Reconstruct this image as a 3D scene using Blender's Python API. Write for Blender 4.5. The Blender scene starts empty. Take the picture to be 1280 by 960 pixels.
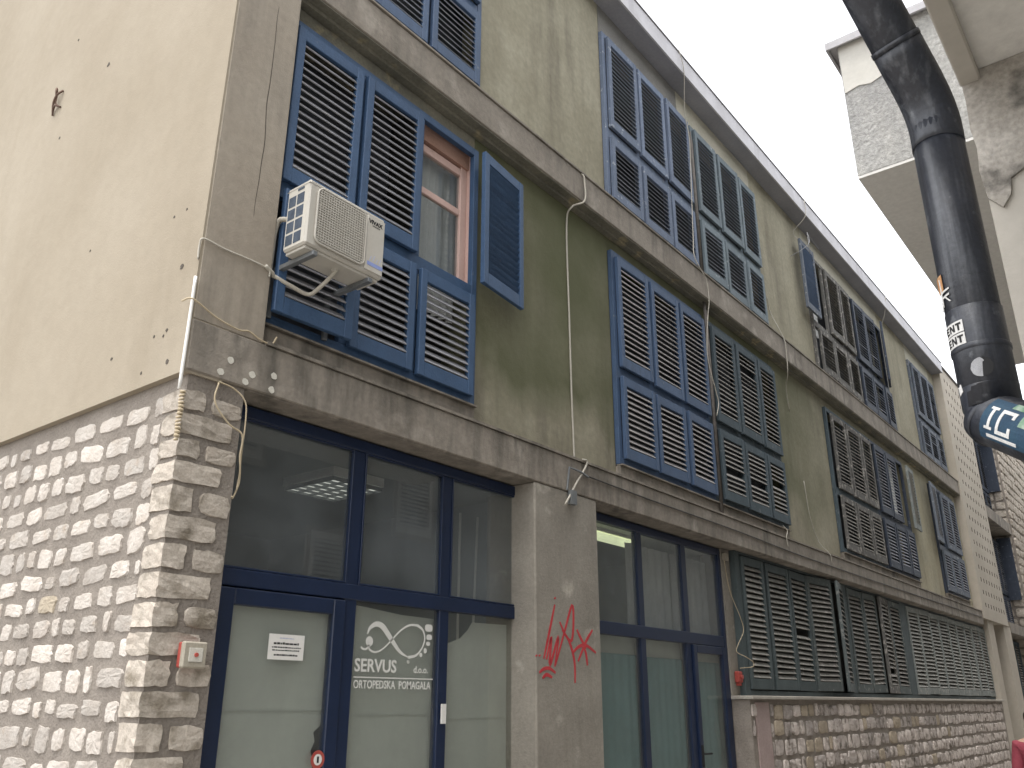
import bpy, bmesh, math, random
from mathutils import Vector, Matrix, noise
R = math.radians
random.seed(7)
scene = bpy.context.scene
C = scene.collection

# ------------------------------------------------------------------ camera
cam = bpy.data.objects.new('camera', bpy.data.cameras.new('camera'))
C.objects.link(cam)
yaw, pitch, roll = R(51.85), R(20.37), R(0.14)
fw = Vector((math.sin(yaw)*math.cos(pitch), math.cos(yaw)*math.cos(pitch), math.sin(pitch)))
rt = fw.cross(Vector((0, 0, 1))).normalized()
up = rt.cross(fw)
r2 = rt*math.cos(roll) + up*math.sin(roll)
u2 = up*math.cos(roll) - rt*math.sin(roll)
cam.matrix_world = Matrix(((r2.x, u2.x, -fw.x, 0), (r2.y, u2.y, -fw.y, -4.0), (r2.z, u2.z, -fw.z, 1.6), (0, 0, 0, 1)))
cam.data.sensor_width = 36
cam.data.lens = 36*1069.67/1280
cam.data.clip_start = 0.05
cam.data.clip_end = 2000
scene.camera = cam

# ------------------------------------------------------------------ sky, sun, exposure
SUN_EL, SUN_AZ = R(74), R(262)          # azimuth clockwise from +Y: the sun stands behind the gable side (-X)
world = bpy.data.worlds.new('World')
scene.world = world
world.use_nodes = True
wn = world.node_tree.nodes
wl = world.node_tree.links
sky = wn.new('ShaderNodeTexSky')
sky.sky_type = 'NISHITA'
sky.sun_disc = False
sky.sun_elevation = SUN_EL
sky.sun_rotation = SUN_AZ
sky.air_density = 1.0
sky.dust_density = 2.0
sky.ozone_density = 0.6
hs = wn.new('ShaderNodeHueSaturation')   # overcast: the sky is nearly white
hs.inputs['Saturation'].default_value = 0.12
wl.new(sky.outputs[0], hs.inputs['Color'])
wl.new(hs.outputs[0], wn['Background'].inputs['Color'])
wn['Background'].inputs['Strength'].default_value = 0.15
sl = bpy.data.lights.new('sun', 'SUN')
sl.energy = 0.5
sl.angle = R(25)
sl.color = (1.0, 0.95, 0.88)
sun = bpy.data.objects.new('sun', sl)
C.objects.link(sun)
sd = Vector((math.sin(SUN_AZ)*math.cos(SUN_EL), math.cos(SUN_AZ)*math.cos(SUN_EL), math.sin(SUN_EL)))
sun.rotation_euler = sd.to_track_quat('Z', 'Y').to_euler()
sun.location = (-20, -5, 25)
scene.view_settings.view_transform = 'Standard'
scene.view_settings.look = 'None'
scene.view_settings.gamma = 1
scene.view_settings.use_curve_mapping = False
scene.view_settings.exposure = 1.9
scene.render.engine = 'CYCLES'

# ------------------------------------------------------------------ materials
def srgb(r, g, b):
    f = lambda v: (v/12.92 if v <= 0.04045 else ((v+0.055)/1.055)**2.4)
    return (f(r/255), f(g/255), f(b/255), 1)

def lin(r, g, b):
    return (r, g, b, 1)

def surf(name, c1, c2, scale=3.0, rough=0.85, bump=0.3, bscale=60.0, streak=None, sfac=0.5, sscale=(7, 7, 0.6),
         slo=0.5, shi=0.7, rand=0.0, fine=0.12, spots=None, spscale=2.0, splo=0.6, sphi=0.68, spec=0.3, metal=0.0,
         detail=6, coarse=0.0, bdist=0.01, world=False):
    m = bpy.data.materials.new(name)
    m.use_nodes = True
    nt = m.node_tree
    N, L = nt.nodes, nt.links
    b = N['Principled BSDF']
    tc = N.new('ShaderNodeTexCoord')
    vec = tc.outputs['Object']
    if world:                                # stones: shared meshes with different scales, so use the place in the scene
        vec = N.new('ShaderNodeNewGeometry').outputs['Position']
    oi = N.new('ShaderNodeObjectInfo')
    if rand:
        mu = N.new('ShaderNodeMath'); mu.operation = 'MULTIPLY'; mu.inputs[1].default_value = 37.0
        L.new(oi.outputs['Random'], mu.inputs[0])
        ad = N.new('ShaderNodeVectorMath'); ad.operation = 'ADD'
        L.new(vec, ad.inputs[0]); L.new(mu.outputs[0], ad.inputs[1])
        vec = ad.outputs[0]

    def nz(sc, det=detail, v=vec, ro=0.55):
        n = N.new('ShaderNodeTexNoise')
        n.inputs['Scale'].default_value = sc
        n.inputs['Detail'].default_value = det
        n.inputs['Roughness'].default_value = ro
        L.new(v, n.inputs['Vector'])
        return n.outputs['Fac']

    def ramp(src, lo, hi):
        mr = N.new('ShaderNodeMapRange')
        mr.inputs['From Min'].default_value = lo
        mr.inputs['From Max'].default_value = hi
        mr.clamp = True
        L.new(src, mr.inputs['Value'])
        return mr.outputs['Result']

    def mix(f, a, bb, mode='MIX'):
        x = N.new('ShaderNodeMix'); x.data_type = 'RGBA'; x.blend_type = mode
        if isinstance(f, float): x.inputs[0].default_value = f
        else: L.new(f, x.inputs[0])
        for s, i in ((a, 6), (bb, 7)):
            if isinstance(s, tuple): x.inputs[i].default_value = s
            else: L.new(s, x.inputs[i])
        return x.outputs[2]
    col = mix(ramp(nz(scale), 0.32, 0.68), c1, c2)
    if spots:
        col = mix(ramp(nz(spscale, 5), splo, sphi), col, spots)
    if streak:
        mp = N.new('ShaderNodeMapping'); mp.inputs['Scale'].default_value = sscale
        L.new(vec, mp.inputs['Vector'])
        s1 = ramp(nz(1.0, 5, mp.outputs[0]), slo, shi)
        s2 = ramp(nz(0.7, 3), 0.35, 0.6)
        mm = N.new('ShaderNodeMath'); mm.operation = 'MULTIPLY'
        L.new(s1, mm.inputs[0]); L.new(s2, mm.inputs[1])
        mk = N.new('ShaderNodeMath'); mk.operation = 'MULTIPLY'; mk.inputs[1].default_value = sfac
        L.new(mm.outputs[0], mk.inputs[0])
        col = mix(mk.outputs[0], col, streak)
    if fine:
        f1 = ramp(nz(scale*14, 4), 0.25, 0.75)
        g = N.new('ShaderNodeMapRange')
        g.inputs['To Min'].default_value = 1-fine; g.inputs['To Max'].default_value = 1+fine
        L.new(f1, g.inputs['Value'])
        hv = N.new('ShaderNodeHueSaturation')
        L.new(g.outputs[0], hv.inputs['Value']); L.new(col, hv.inputs['Color'])
        col = hv.outputs[0]
    if rand:
        g = N.new('ShaderNodeMapRange')
        g.inputs['To Min'].default_value = 1-rand; g.inputs['To Max'].default_value = 1+rand
        L.new(oi.outputs['Random'], g.inputs['Value'])
        hv = N.new('ShaderNodeHueSaturation')
        L.new(g.outputs[0], hv.inputs['Value']); L.new(col, hv.inputs['Color'])
        col = hv.outputs[0]
    L.new(col, b.inputs['Base Color'])
    b.inputs['Roughness'].default_value = rough
    b.inputs['Specular IOR Level'].default_value = spec
    b.inputs['Metallic'].default_value = metal
    if bump:
        bp = N.new('ShaderNodeBump'); bp.inputs['Strength'].default_value = bump; bp.inputs['Distance'].default_value = bdist
        h = nz(bscale, 8, ro=0.65)
        if coarse:
            a2 = N.new('ShaderNodeMath'); a2.operation = 'MULTIPLY_ADD'; a2.inputs[1].default_value = coarse
            L.new(nz(bscale*0.12, 3), a2.inputs[0]); L.new(h, a2.inputs[2]); h = a2.outputs[0]
        L.new(h, bp.inputs['Height']); L.new(bp.outputs[0], b.inputs['Normal'])
    return m

def glass(name, tint, veil, vcol):
    m = bpy.data.materials.new(name); m.use_nodes = True
    N, L = m.node_tree.nodes, m.node_tree.links
    N.remove(N['Principled BSDF'])
    out = N['Material Output']
    tr = N.new('ShaderNodeBsdfTransparent'); tr.inputs[0].default_value = tint
    gl = N.new('ShaderNodeBsdfGlossy'); gl.inputs['Roughness'].default_value = 0.015
    lw = N.new('ShaderNodeLayerWeight'); lw.inputs['Blend'].default_value = 0.5
    pw = N.new('ShaderNodeMath'); pw.operation = 'POWER'; pw.inputs[1].default_value = 5
    L.new(lw.outputs['Facing'], pw.inputs[0])
    fr = N.new('ShaderNodeMath'); fr.operation = 'MULTIPLY_ADD'; fr.inputs[1].default_value = .90; fr.inputs[2].default_value = .10
    L.new(pw.outputs[0], fr.inputs[0])
    mx = N.new('ShaderNodeMixShader')
    L.new(fr.outputs[0], mx.inputs[0]); L.new(tr.outputs[0], mx.inputs[1]); L.new(gl.outputs[0], mx.inputs[2])
    df = N.new('ShaderNodeBsdfDiffuse'); df.inputs[0].default_value = vcol
    tc = N.new('ShaderNodeTexCoord')
    nz = N.new('ShaderNodeTexNoise'); nz.inputs['Scale'].default_value = 2.2; nz.inputs['Detail'].default_value = 6
    L.new(tc.outputs['Object'], nz.inputs['Vector'])
    mr = N.new('ShaderNodeMapRange'); mr.inputs['From Min'].default_value = 0.3; mr.inputs['From Max'].default_value = 0.75
    mr.inputs['To Min'].default_value = veil*0.5; mr.inputs['To Max'].default_value = veil*1.6
    L.new(nz.outputs['Fac'], mr.inputs['Value'])
    m2 = N.new('ShaderNodeMixShader')
    L.new(mr.outputs[0], m2.inputs[0]); L.new(mx.outputs[0], m2.inputs[1]); L.new(df.outputs[0], m2.inputs[2])
    L.new(m2.outputs[0], out.inputs['Surface'])
    return m

def emit(name, col, s):
    m = bpy.data.materials.new(name); m.use_nodes = True
    b = m.node_tree.nodes['Principled BSDF']
    b.inputs['Base Color'].default_value = col
    b.inputs['Emission Color'].default_value = col
    b.inputs['Emission Strength'].default_value = s
    return m

def olive(name, c1=lin(.262, .240, .172), c2=lin(.33, .305, .228), sf=.6):
    """washed out olive render; green algae in an irregular band over the first floor"""
    m = surf(name, c1, c2, scale=1.3, rough=.95, bump=.35, bscale=90, streak=lin(.125, .11, .082),
             sfac=sf, sscale=(4, 4, .45), slo=.46, shi=.68, fine=.12, coarse=1.5, spots=lin(.35, .325, .245), spscale=1.6, splo=.52, sphi=.70)
    N, L = m.node_tree.nodes, m.node_tree.links
    b = N['Principled BSDF']
    src = b.inputs['Base Color'].links[0].from_socket
    tc = N.new('ShaderNodeTexCoord')
    sx = N.new('ShaderNodeSeparateXYZ'); L.new(tc.outputs['Object'], sx.inputs[0])
    nz = N.new('ShaderNodeTexNoise'); nz.inputs['Scale'].default_value = 1.6; nz.inputs['Detail'].default_value = 5
    mp = N.new('ShaderNodeMapping'); mp.inputs['Scale'].default_value = (1, 1, .6)
    L.new(tc.outputs['Object'], mp.inputs['Vector']); L.new(mp.outputs[0], nz.inputs['Vector'])
    ma = N.new('ShaderNodeMath'); ma.operation = 'MULTIPLY_ADD'; ma.inputs[1].default_value = 1.3
    L.new(nz.outputs['Fac'], ma.inputs[0]); L.new(sx.outputs['Z'], ma.inputs[2])
    a = N.new('ShaderNodeMapRange'); a.inputs['From Min'].default_value = 4.45; a.inputs['From Max'].default_value = 4.95
    L.new(ma.outputs[0], a.inputs['Value'])
    c = N.new('ShaderNodeMapRange'); c.inputs['From Min'].default_value = 6.35; c.inputs['From Max'].default_value = 6.6
    c.inputs['To Min'].default_value = 1; c.inputs['To Max'].default_value = 0
    L.new(sx.outputs['Z'], c.inputs['Value'])
    n2 = N.new('ShaderNodeMapRange'); n2.inputs['From Min'].default_value = .3; n2.inputs['From Max'].default_value = .62
    n2.inputs['To Min'].default_value = .55; n2.inputs['To Max'].default_value = .95
    n3 = N.new('ShaderNodeTexNoise'); n3.inputs['Scale'].default_value = .9; n3.inputs['Detail'].default_value = 6
    L.new(tc.outputs['Object'], n3.inputs['Vector']); L.new(n3.outputs['Fac'], n2.inputs['Value'])
    p1 = N.new('ShaderNodeMath'); p1.operation = 'MULTIPLY'; L.new(a.outputs[0], p1.inputs[0]); L.new(c.outputs[0], p1.inputs[1])
    p2 = N.new('ShaderNodeMath'); p2.operation = 'MULTIPLY'; L.new(p1.outputs[0], p2.inputs[0]); L.new(n2.outputs[0], p2.inputs[1])
    x = N.new('ShaderNodeMix'); x.data_type = 'RGBA'
    p3 = N.new('ShaderNodeMath'); p3.operation = 'MULTIPLY'
    xm = N.new('ShaderNodeMapRange'); xm.inputs['From Min'].default_value = 11.5; xm.inputs['From Max'].default_value = 13.3
    xm.inputs['To Min'].default_value = 1; xm.inputs['To Max'].default_value = .22
    L.new(sx.outputs['X'], xm.inputs['Value']); L.new(p2.outputs[0], p3.inputs[0]); L.new(xm.outputs[0], p3.inputs[1])
    L.new(p3.outputs[0], x.inputs[0]); L.new(src, x.inputs[6]); x.inputs[7].default_value = lin(.105, .110, .058)
    L.new(x.outputs[2], b.inputs['Base Color'])
    return m

M = {}
M['cream'] = surf('cream_render', lin(.290, .247, .186), lin(.33, .286, .222), scale=.8, rough=.95, bump=.22, bscale=70, fine=.04, streak=lin(.24, .20, .145), sfac=.55, sscale=(2, 2, .5), coarse=1.5)
M['pilaster'] = surf('pilaster_render', lin(.29, .25, .20), lin(.34, .30, .245), scale=1.4, bump=.3, bscale=80, streak=lin(.17, .15, .125), sfac=.75, slo=.45, shi=.66, fine=.1, coarse=1.2)
M['olive'] = olive('olive_render')
M['olive_pale'] = olive('pale_olive_render', lin(.36, .322, .225), lin(.43, .39, .285), .45)  # paler copy of the olive render for the far first-floor piers
M['concrete'] = surf('old_concrete', lin(.20, .175, .145), lin(.285, .252, .212), scale=1.7, bump=.5, bscale=55, streak=lin(.085, .078, .065), sfac=.8, sscale=(7, 7, 1.2), slo=.45, shi=.65, fine=.15, coarse=1.5, spots=lin(.34, .305, .26), spscale=3.2, splo=.54, sphi=.70)
M['soffit'] = surf('dark_soffit', lin(.13, .125, .10), lin(.22, .205, .16), scale=3, bump=.5, bscale=50, fine=.2, spots=lin(.30, .26, .17), spscale=4, splo=.58, sphi=.66)
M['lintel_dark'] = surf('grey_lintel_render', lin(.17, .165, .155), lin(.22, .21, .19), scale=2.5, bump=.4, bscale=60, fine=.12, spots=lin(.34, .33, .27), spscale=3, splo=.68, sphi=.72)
M['lintel_light'] = surf('beige_lintel_render', lin(.36, .34, .27), lin(.44, .41, .33), scale=2.5, bump=.3, bscale=60, fine=.1)
M['pillar'] = surf('pillar_concrete', lin(.235, .213, .18), lin(.31, .283, .24), scale=2.2, bump=.5, bscale=60, streak=lin(.19, .17, .14), sfac=.5, sscale=(6, 6, .5), fine=.12, coarse=1, spots=lin(.45, .41, .35), spscale=2.6, splo=.6, sphi=.7)
M['sill'] = surf('sill_concrete', lin(.33, .30, .26), lin(.42, .39, .34), scale=4, bump=.4, bscale=60, fine=.15)
M['mortar'] = surf('wall_mortar', bdist=.022, c1=lin(.205, .178, .152), c2=lin(.265, .233, .20), scale=5, rough=1, bump=.8, bscale=45, fine=.12, coarse=1.5, streak=lin(.22, .19, .16), sfac=.35)
M['mortar_dark'] = surf('low_wall_mortar', lin(.235, .205, .175), lin(.31, .272, .235), scale=5, rough=1, bump=.8, bscale=45, fine=.15, coarse=1.5)
M['stone'] = surf('white_limestone', world=True, bdist=.012, c1=lin(.40, .355, .31), c2=lin(.51, .47, .425), scale=7, rough=.95, bump=1.0, bscale=34, rand=.2, fine=.12, coarse=1.2, spots=lin(.40, .34, .28), spscale=9, splo=.58, sphi=.74)
M['stone_yellow'] = surf('yellow_limestone', world=True, bdist=.012, c1=lin(.38, .32, .24), c2=lin(.44, .38, .295), scale=7, rough=.95, bump=.9, bscale=28, rand=.1, fine=.12, coarse=1.2)
M['stone_pier'] = surf('stained_limestone', world=True, bdist=.012, c1=lin(.38, .33, .275), c2=lin(.50, .45, .39), scale=6, rough=.95, bump=1.0, bscale=28, rand=.16, fine=.15, coarse=1.2, spots=lin(.2, .17, .13), spscale=6, splo=.5, sphi=.68)
M['stone_low'] = surf('pinkish_limestone', world=True, bdist=.012, c1=lin(.42, .365, .33), c2=lin(.58, .52, .475), scale=9, rough=.95, bump=1.0, bscale=30, rand=.3, fine=.2, coarse=1.4, spots=lin(.17, .145, .12), spscale=7, splo=.52, sphi=.66)
M['stone_tan'] = surf('tan_limestone', world=True, bdist=.012, c1=lin(.36, .30, .225), c2=lin(.46, .39, .30), scale=7, rough=.95, bump=.8, bscale=30, rand=.15, fine=.15, coarse=1.2)
M['pink'] = surf('pink_render', lin(.36, .275, .255), lin(.42, .33, .305), scale=5, bump=.4, bscale=50)

def paint(name, c, worn, amt=.62, rough=.55, rand=.1):
    c2 = tuple(v*1.22 for v in c[:3]) + (1,)
    return surf(name, c, c2, scale=5, rough=rough, bump=.25, bscale=60, rand=rand, fine=.1, spots=worn, spscale=14, splo=amt, sphi=amt+.08,
                streak=tuple(v*.6 for v in c[:3])+(1,), sfac=.4, sscale=(14, 14, 1.2), spec=.3)
M['blue'] = paint('blue_paint', lin(.041, .079, .150), lin(.095, .12, .175), .68)
M['blue_slat'] = paint('blue_shutter_slat', lin(.22, .22, .235), lin(.26, .25, .25), .58, rough=.75)  # slats coloured paler and greyer than their blue frames
M['blue_b'] = paint('mid_blue_paint', lin(.057, .092, .160), lin(.14, .17, .21), .66)
M['blueb_slat'] = paint('mid_blue_slat', lin(.29, .275, .27), lin(.33, .31, .30), .58, rough=.75)
M['teal'] = paint('dark_teal_paint', lin(.058, .078, .09), lin(.14, .16, .17), .62, rough=.7)
M['teal_slat'] = paint('dark_teal_slat', lin(.25, .24, .225), lin(.32, .30, .28), .55, rough=.8)
M['haze_blue'] = paint('hazed_blue_paint', lin(.125, .155, .215), lin(.33, .36, .40), .62, rough=.7)  # upper floor: bluish haze put into these frame and slat colours
M['hazeb_slat'] = paint('hazed_blue_slat', lin(.26, .28, .32), lin(.32, .33, .34), .6, rough=.75)
M['haze_teal'] = paint('hazed_teal_paint', lin(.13, .16, .178), lin(.33, .36, .37), .62, rough=.7)
M['brown_grey'] = paint('bare_grey_wood', lin(.115, .11, .102), lin(.32, .30, .27), .55, rough=.9)
M['browng_slat'] = paint('bare_grey_slat', lin(.19, .18, .163), lin(.34, .32, .29), .55, rough=.9)
M['navy'] = paint('navy_paint', lin(.033, .041, .058), lin(.12, .135, .16), .62, rough=.6)
M['navy_slat'] = paint('navy_slat', lin(.20, .21, .24), lin(.36, .36, .37), .55, rough=.7)
M['ribbon_teal'] = paint('petrol_paint', lin(.062, .078, .080), lin(.12, .14, .145), .64, rough=.7)
M['ribbon_slat'] = paint('petrol_slat', lin(.20, .195, .175), lin(.32, .30, .27), .52, rough=.85)
M['ribbon_mid'] = paint('faded_petrol_paint', lin(.085, .098, .096), lin(.2, .205, .195), .58, rough=.85)
M['dull_blue'] = paint('dull_grey_blue_paint', lin(.115, .13, .155), lin(.26, .27, .28), .58, rough=.85)
M['ribbon_grey'] = paint('weathered_grey_paint', lin(.20, .215, .205), lin(.33, .33, .30), .55, rough=.9)
M['ribbong_slat'] = paint('weathered_grey_slat', lin(.29, .285, .26), lin(.38, .37, .34), .55, rough=.9)
M['shop_blue'] = surf('shopfront_navy', lin(.0065, .016, .046), lin(.010, .021, .058), scale=4, rough=.38, bump=.08, bscale=40, fine=.08, spec=.5)
M['glass'] = glass('window_glass', (.90, .91, .90, 1), .14, lin(.31, .345, .365))  # veil: faint dirt plus the opposite wall's reflection painted in as pale colour
M['glass_low'] = glass('dusty_glass', (.92, .935, .92, 1), .05, lin(.32, .33, .31))
M['dark'] = surf('dark_room', lin(.035, .035, .033), lin(.05, .05, .046), scale=2, bump=0, fine=0)
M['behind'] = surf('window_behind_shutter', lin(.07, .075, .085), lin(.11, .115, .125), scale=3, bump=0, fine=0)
M['room'] = surf('shop_room_paint', lin(.25, .28, .30), lin(.28, .31, .33), scale=1, bump=0, fine=0)
M['room_pale'] = surf('second_shop_paint', lin(.66, .68, .58), lin(.70, .72, .62), scale=1, bump=0, fine=0)
M['paper'] = surf('greenish_paper', lin(.56, .57, .53), lin(.61, .62, .575), scale=1.3, rough=.9, bump=.25, bscale=9, fine=.03, streak=lin(.50, .51, .47), sfac=.5, sscale=(4, 4, .8))
M['blind'] = surf('teal_blind', lin(.19, .32, .335), lin(.24, .38, .395), scale=1.5, rough=.9, bump=.2, bscale=8, fine=.05)
M['curtain'] = surf('pale_curtain', lin(.56, .56, .54), lin(.68, .68, .65), scale=2, rough=1, bump=.1, fine=.05)
M['salmon'] = surf('salmon_paint', lin(.62, .42, .36), lin(.68, .48, .42), scale=3, rough=.5, bump=.1, fine=.05)
M['salmon_dull'] = surf('salmon_reveal', lin(.42, .25, .19), lin(.50, .31, .25), scale=4, rough=.9, bump=.3, fine=.1)
M['ac'] = surf('ac_casing', lin(.46, .435, .385), lin(.52, .495, .44), scale=3, rough=.45, bump=.05, fine=.03, streak=lin(.45, .4, .33), sfac=.3)
M['ac_grille'] = surf('ac_grille_plastic', lin(.33, .31, .275), lin(.38, .36, .32), scale=3, rough=.5, bump=.05, fine=.05)
M['ac_dark'] = surf('ac_coil', lin(.05, .065, .09), lin(.08, .10, .13), scale=20, rough=.5, bump=.2)
M['steel'] = surf('bracket_steel', lin(.16, .17, .18), lin(.24, .25, .25), scale=8, rough=.5, bump=.2, metal=.5)
M['white'] = surf('white_plastic', lin(.72, .70, .66), lin(.78, .76, .72), scale=4, rough=.5, bump=.05, fine=.05)
M['cable'] = surf('pale_cable', lin(.40, .37, .31), lin(.47, .44, .38), scale=9, rough=.6, bump=.05, fine=.1)
M['cable_tan'] = surf('tan_cable', lin(.40, .33, .22), lin(.48, .40, .28), scale=9, rough=.7, bump=.05, fine=.1)
M['cable_dark'] = surf('dark_cable', lin(.04, .035, .03), lin(.06, .055, .05), scale=9, rough=.6, bump=.05, fine=.1)
M['black'] = surf('print_black', lin(.02, .02, .022), lin(.03, .03, .03), bump=0, fine=0)
M['print_blue'] = surf('print_blue', lin(.20, .26, .55), lin(.28, .34, .6), bump=0, fine=0)
M['print_pale'] = surf('print_pale_blue', lin(.42, .45, .58), lin(.48, .50, .62), bump=0, fine=0)
M['letter'] = surf('letter_vinyl', lin(.66, .65, .61), lin(.70, .69, .65), bump=0, fine=.03, rough=.6)
M['red_spray'] = surf('red_spray_paint', lin(.42, .035, .045), lin(.52, .06, .065), scale=6, bump=.3, bscale=60, fine=.1)
M['red'] = surf('red_plastic', lin(.34, .06, .05), lin(.42, .085, .065), scale=6, rough=.5, bump=.05)
M['beige'] = surf('beige_plastic', lin(.33, .295, .235), lin(.38, .345, .28), scale=6, rough=.5, bump=.05)
M['crack'] = surf('crack_shadow', lin(.06, .05, .04), lin(.09, .075, .06), bump=0)
M['spot'] = surf('plaster_dab', lin(.52, .50, .44), lin(.60, .57, .50), scale=12, bump=.4)
M['eave'] = surf('eave_boards', lin(.25, .25, .27), lin(.31, .31, .335), scale=2, bump=.2, fine=.08)
M['fascia'] = surf('zinc_fascia', lin(.44, .43, .44), lin(.54, .53, .55), scale=2.5, rough=.6, bump=.1, fine=.06, streak=lin(.26, .25, .27), sfac=.5, sscale=(5, 5, .8))
M['roof_edge'] = surf('roof_edge_metal', lin(.16, .15, .15), lin(.2, .19, .19), rough=.6, bump=.1)
M['panel'] = surf('perforated_panel_render', lin(.41, .365, .30), lin(.48, .43, .36), scale=.8, bump=.25, bscale=60, fine=.05)
M['gap_pipe'] = surf('dull_pipe', lin(.10, .088, .078), lin(.15, .135, .12), scale=12, rough=.8, bump=.3)
M['hole_shade'] = surf('hole_shade_colour', lin(.055, .043, .034), lin(.08, .062, .05), bump=.3)  # shade inside the panel holes, put into the colour of their side faces
M['rust'] = surf('rusty_iron', lin(.10, .065, .05), lin(.16, .105, .08), scale=12, rough=.9, bump=.5)
M['street'] = surf('street_paving', lin(.24, .22, .20), lin(.32, .30, .27), scale=1.5, rough=.8, bump=.3, bscale=20, fine=.1)
M['plaster'] = surf('pale_plaster', lin(.42, .39, .345), lin(.47, .44, .39), scale=1.5, bump=.2, bscale=60, fine=.05, coarse=1)
M['opposite'] = surf('opposite_render', lin(.37, .37, .355), lin(.44, .44, .42), scale=.9, bump=.2, bscale=60, fine=.05)
M['rough'] = surf('roughcast', bdist=.03, c1=lin(.42, .41, .39), c2=lin(.56, .55, .52), scale=3, bump=1.0, bscale=24, fine=.25, detail=8, coarse=.6, streak=lin(.26, .26, .27), sfac=.6, sscale=(2.5, 2.5, 1))
M['smooth_patch'] = surf('smooth_patch', lin(.58, .56, .51), lin(.64, .62, .57), scale=3, bump=.1, fine=.05)
M['soffit_r'] = surf('balcony_soffit', lin(.68, .66, .62), lin(.74, .72, .68), scale=2, bump=.3, bscale=50, fine=.08)
M['broken'] = surf('broken_concrete', lin(.30, .275, .24), lin(.45, .42, .38), scale=4, bump=1.0, bscale=22, fine=.25, coarse=1.5, spots=lin(.14, .13, .115), spscale=5, splo=.58, sphi=.68)
M['pipe'] = surf('black_pipe', lin(.012, .0135, .019), lin(.026, .029, .038), scale=6, rough=.36, bump=.3, bscale=24, fine=.3, spots=lin(.085, .09, .10), spscale=22, splo=.64, sphi=.72, streak=lin(.10, .105, .115), sfac=.75, sscale=(40, 40, 2.5), slo=.5, shi=.66, spec=.5)
M['sticker_w'] = surf('sticker_white', lin(.55, .54, .52), lin(.65, .64, .62), scale=20, rough=.6, bump=.1, fine=.2)
M['sticker_o'] = surf('sticker_orange', lin(.42, .17, .06), lin(.45, .30, .16), scale=25, rough=.6, bump=.1, fine=.2)
M['sticker_n'] = surf('sticker_navy', lin(.02, .045, .08), lin(.03, .07, .11), scale=20, rough=.5, bump=.1, fine=.2)
M['sticker_g'] = surf('sticker_grey', lin(.26, .26, .27), lin(.36, .36, .37), scale=30, rough=.6, bump=.1, fine=.2)
M['sticker_gr'] = surf('sticker_green', lin(.10, .22, .13), lin(.35, .40, .33), scale=40, rough=.6, bump=.1, fine=.2)
M['skin'] = surf('skin', lin(.48, .29, .21), lin(.52, .33, .24), bump=0, rough=.6)
M['shirt'] = surf('red_knit', lin(.26, .045, .065), lin(.31, .065, .085), scale=30, bump=.2)
M['trousers'] = surf('dark_trousers', lin(.03, .035, .05), lin(.045, .05, .07), scale=30, bump=.2)
M['hair'] = surf('dark_hair', lin(.018, .014, .012), lin(.03, .024, .02), scale=40, bump=.3, rough=.5)
M['lamp'] = emit('fluorescent_tube', (.92, 1.0, .62, 1), .30)
M['lamp_cool'] = emit('louvre_light', (.86, .88, .80, 1), .26)

# ------------------------------------------------------------------ mesh helpers
def tag(o, label=None, cat=None, group=None, kind=None):
    if label: o['label'] = label
    if cat: o['category'] = cat
    if group: o['group'] = group
    if kind: o['kind'] = kind
    return o

def put(o, parent):
    if parent is not None:
        o.parent = parent
        o.matrix_parent_inverse = WORLD_INV.get(parent.name, Matrix.Identity(4))
    return o
WORLD_INV = {}

def empty(name, loc, label, cat, group=None):
    o = bpy.data.objects.new(name, None)
    o.location = loc
    o.empty_display_size = .2
    C.objects.link(o)
    WORLD_INV[o.name] = Matrix.Translation(-Vector(loc))
    return tag(o, label, cat, group)

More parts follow.
